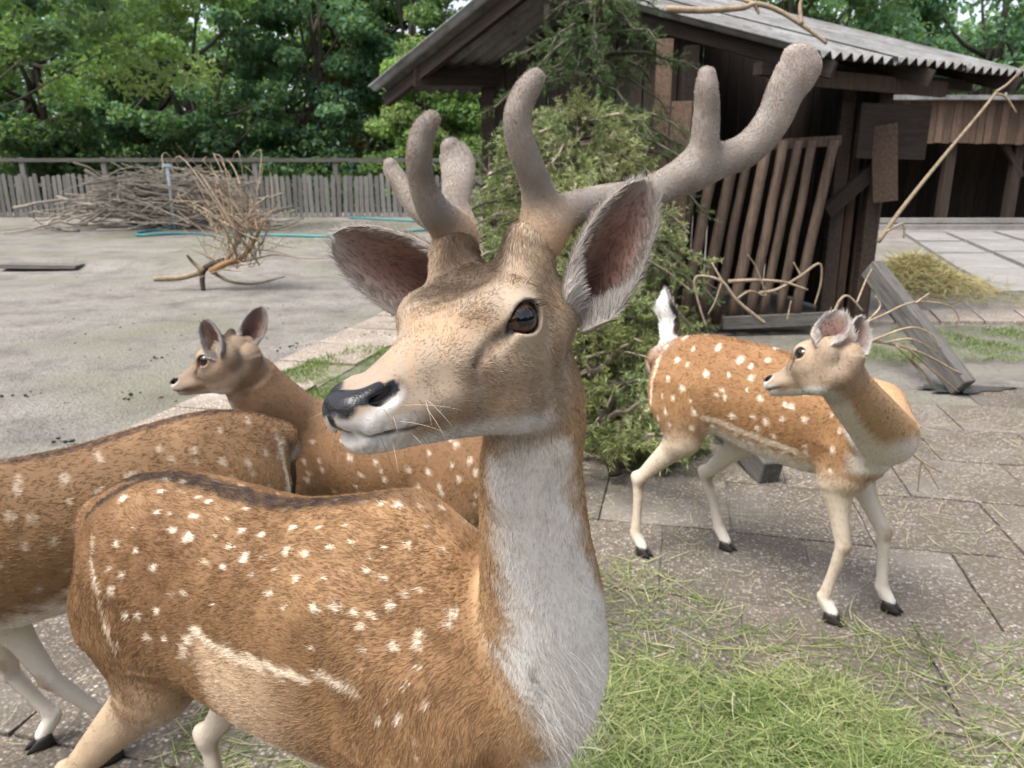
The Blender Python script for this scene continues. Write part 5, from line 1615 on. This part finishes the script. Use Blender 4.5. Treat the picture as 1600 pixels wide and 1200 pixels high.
        wh = np.maximum(sstep(.70, .92, g('neck')), sstep(.93, .99, z)) * sstep(.30, .86, tn + .18 * n2 - .25 * sstep(1.02, 1.10, zw) - .0 + .22 * sstep(.88, .74, zw))
        nk = lerpc(nk, [.72, .69, .65], wh * .95)
        C = lerpc(C, nk, sstep(.35, .75, g('neck')))
        for q, rr in dark: C = lerpc(C, [.10, .068, .045], sstep(rr * 1.3, rr * .2, np.linalg.norm((p - q) * [1, 1, .55], axis=1) + .008 * n3) * .4)
        return C, np.zeros(len(p))
    # antlers, ears
    def W2L(p): return xpt(inv, p)
    ears = [dict(base=W2L(xpt(MhW, (-.222, .050, .044)) + np.array([.010, .004, 0])), tip=W2L(at(1010, 281, .665)), opening=inv[:3, :3] @ np.array([-.05, -.95, -.12]), width=.060, hairs=9000, bend=.10),
            dict(base=W2L(xpt(MhW, (-.238, -.052, .062))), tip=W2L(at(519, 368, .735)), opening=inv[:3, :3] @ np.array([.12, -.85, -.28]), width=.080, hairs=9000, bend=.10)]
    hb = xpt(Mh, np.array([(x, y, z) for x in (-.30, .01) for y in (-.075, .075) for z in (-.05, .14)]))
    D = make_deer("buck_deer", "spotted young buck with velvet antlers standing in front, head turned back to the left", loc, heading, 1.0, allp, Mh, coat, hoofs, ears, .0075,
                  fine=(hb.min(0), hb.max(0), .0023), hairs=370000, hair_r=.00030, seed=3, tail_len=.012, group="spotted fallow deer",
                  hair_gate=lambda p: sstep(.12, .32, p[:, 2]) * .9 + .1)
    # antlers: beam, brow tine, second tine and palm grown as one velvet surface
    def antler(rows_list, pal):
        return [px_tube(r, inv, up=inv[:3, :3] @ np.array([0, -1.0, .0]), group='antler', k=.014, n=40) for r in rows_list]
    near = antler([
        [(846, 378, .672, 30.0, 30.0, 30.0), (848, 340, .675, 33.0, 31.0, 31.0), (838, 290, .667, 24.1, 23.2, 23.2), (817, 235, .655, 21.9, 21.5, 21.5), (808, 190, .65, 21.1, 20.6, 20.6), (816, 155, .652, 20.2, 19.8, 19.8), (829, 132, .655, 18.1, 18.1, 18.1), (836, 122, .656, 14.6, 14.6, 14.6)],
        [(850, 362, .674, 30.0, 30.0, 30.0), (888, 330, .69, 27.0, 26.0, 26.0), (945, 312, .71, 22.4, 21.5, 21.5), (1010, 303, .735, 23.2, 22.4, 22.4), (1065, 277, .75, 26.7, 23.2, 23.2), (1120, 254, .76, 25.7, 20.3, 20.3), (1170, 232, .765, 25.7, 18.7, 18.7), (1206, 190, .77, 26.5, 17.9, 17.9), (1226, 145, .772, 28.9, 16.4, 16.4), (1244, 110, .772, 31.2, 15.6, 15.6), (1248, 82, .77, 24.2, 13.3, 13.3)],
        [(1085, 265, .752, 23.2, 21.5, 21.5), (1099, 230, .75, 21.5, 19.8, 19.8), (1104, 180, .745, 19.4, 18.1, 18.1), (1104, 138, .742, 17.2, 16.3, 16.3), (1104, 117, .742, 13.3, 12.9, 12.9)],
        [(1252, 112, .772, 19.5, 14.0, 14.0), (1266, 103, .772, 13.3, 10.9, 10.9)]], 0)
    farr = antler([
        [(714, 388, .735, 29.0, 29.0, 29.0), (706, 360, .732, 30.0, 29.0, 29.0), (677, 328, .715, 25.0, 25.0, 25.0), (659, 285, .700, 19.8, 19.8, 19.8), (655, 240, .692, 19.4, 18.9, 18.9), (662, 205, .692, 18.5, 18.1, 18.1), (673, 188, .694, 14.6, 14.6, 14.6)],
        [(714, 378, .735, 28.0, 28.0, 28.0), (720, 350, .76, 22.0, 24.0, 24.0), (712, 325, .78, 20.0, 22.0, 22.0), (714, 295, .83, 22.0, 20.0, 20.0), (716, 262, .86, 26.0, 15.0, 15.0), (708, 238, .87, 23.0, 14.0, 14.0), (703, 228, .87, 15.0, 12.0, 12.0)],
        [(700, 356, .745, 20.0, 20.0, 20.0), (657, 328, .775, 18.0, 18.0, 18.0), (630, 293, .80, 14.6, 13.8, 13.8), (613, 267, .81, 12.9, 12.0, 12.0), (609, 257, .81, 9.5, 9.5, 9.5)]], 0)
    rng = np.random.default_rng(9)
    for A in (near, farr):
        fa = Field(A)
        lo = np.min([p.lo for p in A], 0) - .01; hi = np.max([p.hi for p in A], 0) + .01
        V, F = polygonise(fa, *[axis_grid(lo[d], hi[d], .0034) for d in range(3)])
        N = normals(V, F)
        Z, fl = fa.zones(V)
        n1 = noise3(V, 25, 31); n2 = noise3(V, 120, 32)
        C = lerpc(np.tile([.172, .146, .124], (len(V), 1)), [.285, .250, .222], sstep(-.4, .9, n1) * .7)
        C = lerpc(C, [.38, .32, .29], sstep(.01, .09, V[:, 2] - 1.34) * .5)
        C = lerpc(C, [.20, .145, .11], sstep(.1, 1.0, n2) * .6)
        bz = (V @ np.array([0, 0, 1.0]))
        base = sstep(.05, .012, np.linalg.norm(V - A[0].c[0], axis=1))
        C = lerpc(C, [.33, .225, .14], base)
        C = np.clip(C * 1.02, 0, 1)
        me = mesh("antler", V, F, M_SKIN, True); vcol(me, C)
        an = link("antler", me, D['root'])
        T, w = scatter(V.astype(float), F, np.ones(len(V)), 60000, rng)
        R = (V[T] * w[:, :, None]).sum(1); n = (N[T] * w[:, :, None]).sum(1); n /= np.linalg.norm(n, axis=1, keepdims=True); c = (C[T] * w[:, :, None]).sum(1); t = (fl[T] * w[:, :, None]).sum(1)
        d = n * 1.0 + t * .5 + rng.normal(0, .25, n.shape); d /= np.linalg.norm(d, axis=1, keepdims=True)
        hair("velvet", R.astype(float), d, rng.uniform(.0009, .0018, len(R)), .00009, c * rng.uniform(1.4, 1.9, (len(R), 1)), an, M_HAIR, npt=3)
    # whiskers, lashes, brow hairs
    r2 = np.random.default_rng(12); rt, dr, ln, cc = [], [], [], []
    for s in (1, -1):
        for _ in range(14):
            q = np.array([r2.uniform(-.055, -.008), s * .033, r2.uniform(-.032, .006)]); rt.append(q); dr.append([r2.uniform(-.4, .5), s * r2.uniform(.5, 1), r2.uniform(-1.1, .1)]); ln.append(r2.uniform(.02, .05)); cc.append([.5, .4, .3] if r2.random() < .6 else [.03, .02, .02])
        for _ in range(7):
            q = np.array([r2.uniform(-.16, -.135), s * .054, r2.uniform(.078, .088)]); rt.append(q); dr.append([r2.uniform(.2, .8), s * .5, r2.uniform(.3, 1)]); ln.append(r2.uniform(.012, .035)); cc.append([.02, .015, .012])
        for _ in range(5):
            q = np.array([r2.uniform(-.18, -.12), s * .064, r2.uniform(.026, .034)]); rt.append(q); dr.append([.2, s * .5, -1]); ln.append(r2.uniform(.01, .025)); cc.append([.03, .02, .015])
        for k in range(60):
            a = r2.uniform(0, 1); e = EYE * [1, s, 1]; out = np.array([.22, s * .95, .10]); lnx = np.array([.95, -s * .22, -.26])
            q = e + out * .0155 - lnx * (a - .45) * .030 + np.array([0, 0, .0122 * math.sin(math.pi * (.15 + .8 * a))]); rt.append(q)
            dr.append(np.array([0, s * .85, .12]) - lnx * (a - .4) * .7 + r2.normal(0, .06, 3)); ln.append(r2.uniform(.007, .013)); cc.append([.006, .005, .005])
    rt = xpt(Mh, np.array(rt)); dr = np.array(dr) @ Mh[:3, :3].T; dr /= np.linalg.norm(dr, axis=1, keepdims=True)
    # pull the roots onto the skin
    fD = D['field']
    for _ in range(4):
        dd, g = fD.grad(rt); st = (dd / np.maximum((g * g).sum(1), .2))[:, None] * g; rt = rt - np.clip(st, -.01, .01)
    hair("whiskers", rt, dr, np.array(ln), .00014, np.array(cc), D['body'], M_HAIR, curl=np.tile([0, 0, -.15], (len(rt), 1)), npt=5, tip=.15)
    # long loose hairs on the brisket
    rt = [trace(fD, Wd, r2.uniform(835, 925), r2.uniform(1010, 1165)) for _ in range(420)]; rt = np.array([q for q in rt if q is not None])
    rt = rt[np.linalg.norm(xpt(Wd, rt), axis=1) < 1.6]
    dr = inv[:3, :3] @ np.array([.75, -.35, -.45]) + r2.normal(0, .33, (len(rt), 3)); dr /= np.linalg.norm(dr, axis=1, keepdims=True)
    hair("chest_hair", rt, dr, r2.uniform(.014, .045, len(rt)), .00016, np.array([.60, .565, .52]) * r2.uniform(.7, 1.1, (len(rt), 1)), D['body'], M_HAIR, curl=np.tile([0, 0, -.45], (len(rt), 1)), npt=5, tip=.15)
    return D


if 'deer' in PARTS: MAIN = build_main()
# ------------------------------------------------------------------ the three other deer
def rotz(a): return np.array([[math.cos(a), -math.sin(a), 0], [math.sin(a), math.cos(a), 0], [0, 0, 1]])


def _hb(M):
    q = xpt(M, np.array([(x, y, z) for x in (-.19, .01) for y in (-.07, .07) for z in (-.045, .09)])); return q.min(0), q.max(0)


def other_deer(name, label, origin, hdg, sc, feet, nose, hfwd, hup, hsc, neck_w, throat_w, ears_w, seed, palette, tail='down', tail_to=None, bumps=False, hairs=45000, ear_width=.062, stripe=.5, group="spotted fallow deer", spotn=150, knees=None, hk=1.0, front=1.0, slim=1.0, lk=1.15, h=.0085):
    heading = math.atan2(hdg[1], hdg[0]); loc = (origin[0], origin[1], 0)
    Wd = mat4(rotz(heading), loc); inv = np.linalg.inv(Wd)
    L = lambda p: xpt(inv, np.asarray(p, float)) / sc
    D = lambda v: inv[:3, :3] @ np.asarray(v, float)
    MhW = mat4(frame(hfwd, hup) * hsc, nose)
    Mh = inv @ MhW; Mh = mat4(Mh[:3, :3] / sc, Mh[:3, 3] / sc)
    ts = torso_sections(); ts[:, 0] = np.where(ts[:, 0] > .15, .15 + (ts[:, 0] - .15) * front, ts[:, 0])
    ts[:, 3:] *= (1 - (1 - slim) * sstep(.12, .26, ts[:, 0]))[:, None]
    P = [Tube(ts, n=60, group='torso', k=.03, flow=-1.0)]
    nk = [(*(xpt(Mh, (-.205, 0, .012))), .044 * hsc / sc, .05 * hsc / sc, .05 * hsc / sc)]
    for x, y, Y, w, fb in neck_w:
        nk.append((*L(at(x, y, Y)), rad_px(x, y, Y, w) / sc, rad_px(x, y, Y, fb) / sc, rad_px(x, y, Y, fb) / sc))
    nk.append((.28, 0, .69, .075 * slim, .10 * slim, .11 * slim))
    th = D(throat_w)
    P.append(Tube(nk, n=44, up=th, group='neck', k=.045))
    hf = [L(f) for f in feet]
    hoofs = []
    for i, f in enumerate(hf):
        s = 1 if f[1] > 0 else -1
        if i < 2:   # hind
            fx = f[0]
            P += leg_hind((-.285, s * .062, .655), (min(-.10, fx + .14), s * .085, .48), (fx - (.03 if i == 0 else .085) * hk, f[1] * .5 + s * .045, .285), (fx - .03, f[1], .075 + f[2]), f, lk)
        else:
            kn = (f[0] * .55 + .27 * .45 + .012, f[1] * .6 + s * .032, .262 + f[2] * .6)
            if knees and i in knees: kn = tuple(L(knees[i]))
            P += leg_fore((.28, s * .068, .58), (.245, s * .080, .455), kn, (f[0] - .028, f[1], .07 + f[2]), f, lk)
        hoofs.append((f, (1, 0) if i < 2 else (1, .0)))
    if tail == 'up':
        P.append(Tube([(-.40, 0, .765, .026)] + [(*L(q), r) for q, r in tail_to], up=(1, 0, .2), group='tail', k=.02))
    else:
        P.append(Tube([(-.405, 0, .700, .016), (-.437, 0, .670, .015), (-.449, 0, .61, .013), (-.446, 0, .54, .007)], up=(1, 0, .2), group='tail', k=.02))
    for p in head_prims(pedicles=False, detail=True): P.append(p.xf(Mh))
    if bumps:
        for s in (1, -1): P.append(Tube([xpt4(Mh, (-.185, s * .026, .075, .018)), xpt4(Mh, (-.18, s * .030, .096, .013)), xpt4(Mh, (-.182, s * .031, .106, .010))], group='pedicle', k=.02))
    rs = np.random.default_rng(seed)
    sp = []
    for row in range(6):
        zz = .79 - row * .052
        x0 = -.38
        while x0 < .33:
            for s in (1, -1): sp.append((x0 + rs.normal(0, .016), s, zz + rs.normal(0, .015) - .02 * x0, rs.uniform(.0055, .0098)))
            x0 += rs.uniform(.045, .095)
    sp = np.array(sp)
    pal = palette

    def coat(p, N, Z):
        g = lambda k: Z.get(k, np.zeros(len(p)))
        x, y, z = p.T
        n1 = noise3(p, 9, seed + 21); n2 = noise3(p, 45, seed + 22); n3 = noise3(p * [1, 1, 2.2], 110, seed + 23, 2)
        C = np.tile(pal['base'], (len(p), 1))
        C = lerpc(C, pal['back'], sstep(.66, .82, z + .02 * n2) * .7)
        C = lerpc(C, pal['warm'], sstep(-.2, .8, n1) * .45)
        C = lerpc(C, np.array(pal['back']) * .8, sstep(.3, .9, n3) * .3)
        zl = .565 - .14 * (x + .15) - .2 * np.clip(x - .12, 0, 1)
        low = sstep(zl + .015, zl - .015, z + .006 * n2)
        C = lerpc(C, pal['low'], low * (g('torso') + .4 * g('thigh')) * .6)
        belly = sstep(-.35, -.75, N[:, 2] + .12 * n2) * sstep(.58, .52, z)
        C = lerpc(C, [.66, .60, .53], belly * (g('torso') + .8 * g('thigh')))
        leg = np.clip(g('leg') + .8 * g('thigh') * sstep(.52, .42, z), 0, 1)
        C = lerpc(C, pal['leg'], leg * .85)
        C = C * (1 - .22 * sstep(.1, .9, n3) * leg)[:, None]
        C = lerpc(C, [.62, .56, .49], sstep(.25, -.4, N[:, 1] * np.sign(y) + .35 * N[:, 0] + .1 * n2) * leg * .85)
        C = lerpc(C, [.62, .57, .50], sstep(.09, .05, z) * leg)
        C = lerpc(C, [.25, .16, .09], sstep(.035, .015, np.abs(z - .26)) * leg * sstep(.0, .6, N[:, 0]) * .6)
        dsp = np.full(len(p), 9.0)
        for q in sp:
            m = (np.abs(p[:, 0] - q[0]) < .045) & (np.abs(z - q[2]) < .045) & (y * q[1] > 0)
            if m.any(): dsp[m] = np.minimum(dsp[m], np.hypot(p[m, 0] - q[0], (z[m] - q[2]) * .8) / q[3] + .22 * n3[m])
        C = lerpc(C, [.72, .62, .49], sstep(1.25, .55, dsp) * pal.get('spot', .9) * (g('torso') + g('thigh')))
        wl = np.abs(z - zl - .012) + .005 * n3
        C = lerpc(C, [.68, .58, .45], sstep(.016, .006, wl) * sstep(-.22, -.18, x) * sstep(.20, .10, x) * .75 * g('torso'))
        rl = np.abs(x + .385 - .03 * np.abs(z - .66)) + .004 * n3
        C = lerpc(C, [.66, .55, .41], sstep(.010, .003, rl) * sstep(.56, .62, z) * sstep(.78, .72, z) * .7)
        st = sstep(.026, .012, np.abs(y) + .006 * n2) * sstep(.5, .75, N[:, 2]) * sstep(.44, .3, x)
        C = lerpc(C, [.035, .021, .015], np.clip(st * (stripe + .5 * n3), 0, .9) * g('torso'))
        # rump patch and tail
        rp = sstep(-.40, -.425, x) * sstep(.56, .62, z)
        C = lerpc(C, [.64, .60, .55], rp * sstep(.02, .035, np.abs(y)) * sstep(.72, .66, z) * .6)
        C = lerpc(C, [.025, .018, .015], rp * sstep(.055, .065, np.abs(y)) * sstep(.095, .08, np.abs(y)) * .8)
        td = N[:, 0] if tail == 'down' else -N[:, 0]
        tc = lerpc(np.tile([.70, .68, .65], (len(p), 1)), [.022, .018, .016], sstep(*((.70, .88) if tail == 'up' else (-.75, -.45)), N[:, 0] if tail == 'up' else -N[:, 0]))
        C = lerpc(C, tc, g('tail'))
        tn = N @ (th / np.linalg.norm(th))
        nkc = lerpc(np.tile(pal['neck'], (len(p), 1)), pal['warm'], sstep(.2, .9, n1) * .4)
        nkc = lerpc(nkc, np.array(pal['neck']) * .55, sstep(.2, .9, n3) * .5)
        nkc = lerpc(nkc, [.62, .57, .52], sstep(pal['thr'], pal['thr'] + .4, tn + .1 * n2) * .92)
        C = lerpc(C, nkc, sstep(.3, .75, g('neck')))
        if pal.get('chest'): C = lerpc(C, [.63, .58, .53], sstep(.35, .7, N @ np.array([.62, -.45, -.64]) + .12 * n2) * sstep(.24, .32, x) * sstep(.50, .54, z) * sstep(.74, .68, z) * .9)
        return C, np.zeros(len(p))
    ears = [dict(base=xpt(inv, xpt(MhW, (-.192, s * .046, .050))), tip=xpt(inv, at(*t)), opening=D(o), width=ear_width * hsc, out_col=pal.get('ear', (.26, .18, .115)), in_k=.62, hairs=2500, bend=.1, fine=False, thick=.004, sc=.8) for s, t, o in ears_w]
    return make_deer(name, label, loc, heading, sc, P, Mh, coat, hoofs, ears, h, hairs=hairs, hair_r=.00075, hair_len=1.0, seed=seed, group=group,
                     fine=(*_hb(mat4(np.eye(3), (0, 0, 0), sc) @ Mh), .0038), tint=pal.get('face', (1, 1, 1)), tail_len=.035 if tail == 'up' else .006)


def xpt4(M, q):
    p = xpt(M, np.array(q[:3])); return (*p, q[3] * np.linalg.norm(M[:3, 0]))


if 'others' in PARTS:
    # doe on the paving to the right, looking back over her flank
    o = np.array([.81, 2.27])
    other_deer("doe", "bright rufous spotted doe on the paving slabs, white tail raised, looking back", o, (.74, -.67), .96,
               [gnd(1003, 866), gnd(1133, 857), gnd(1298, 970), gnd(1388, 952)], (.579, 1.666, .840), (-.575, .749, -.33), (-.026, .387, .922), .85,
               [(1327, 610, 1.60, 34, 37), (1358, 648, 1.71, 37, 41), (1388, 684, 1.88, 42, 46)], (-.85, -.05, -.55),
               [(1, (1316, 486, 1.57), (-.65, -.75, .1)), (-1, (1350, 498, 1.64), (.25, -.95, .1))], 41,
               dict(base=[.275, .148, .066], back=[.185, .09, .037], warm=[.34, .195, .095], low=[.43, .275, .145], leg=[.56, .48, .38], neck=[.37, .235, .125], thr=.2, spot=.9, chest=1), tail='up',
               tail_to=[(at(1046, 505, 2.57), .030), (at(1040, 482, 2.58), .030), (at(1040, 464, 2.59), .014)], stripe=.25, hairs=80000, ear_width=.078, front=.72, slim=.84)
    # deer at the left edge, walking out of the picture
    h3 = np.array([-.73, -.68]); h3 /= np.linalg.norm(h3)
    o3 = at(441, 690, 1.80)[:2] + .40 * h3
    def W3(x, y, z): return np.array([o3[0] + h3[0] * x - h3[1] * y, o3[1] + h3[1] * x + h3[0] * y, z])
    nose3 = W3(1.02, 0, .50)
    other_deer("deer", "brown spotted deer with dark back stripe, cropped by the left edge, rump towards the middle", o3, h3, .93,
               [W3(-.26, .07, 0), W3(-.34, -.07, 0), gnd(70, 1163), gnd(178, 1183)], nose3, (.55, 0, -.84), (.8, 0, .55), .86,
               [], (0, 0, -1), [], 57,
               dict(base=[.225, .128, .060], back=[.115, .062, .030], warm=[.295, .178, .09], low=[.33, .22, .13], leg=[.42, .32, .22], neck=[.34, .22, .12], thr=.3, spot=.30), stripe=.75, hairs=80000,
               knees={2: at(16, 1050, 1.52)})
    # young spiker behind, seen between the two
    h4 = np.array([-.95, .25]); h4 /= np.linalg.norm(h4)
    w4 = at(500, 640, 2.02)[:2]
    o4 = w4 - .22 * h4
    def W4(x, y, z): return np.array([o4[0] + h4[0] * x - h4[1] * y, o4[1] + h4[1] * x + h4[0] * y, z])
    other_deer("young_deer", "young greyish brown deer with two small antler buds, head in profile against bare dirt", o4, h4, .84,
               [W4(-.22, .06, 0), W4(-.30, -.06, 0), W4(.22, .06, 0), W4(.27, -.06, 0)], (-.860, 1.894, .778), (-.966, .162, -.204), (-.198, .051, .979), .95,
               [(390, 590, 1.89, 37, 42), (420, 628, 1.93, 44, 50)], (-.75, .1, -.6),
               [(1, (319, 499, 1.82), (-.35, -.9, .05)), (-1, (411, 480, 1.93), (.15, -.95, .1))], 73,
               dict(base=[.195, .106, .05], back=[.13, .066, .032], warm=[.245, .138, .07], low=[.34, .23, .14], leg=[.42, .32, .22], neck=[.225, .135, .075], thr=.4, spot=.6, face=(.72, .70, .70), ear=(.15, .13, .12)), stripe=.4, hairs=60000, bumps=True, ear_width=.064)
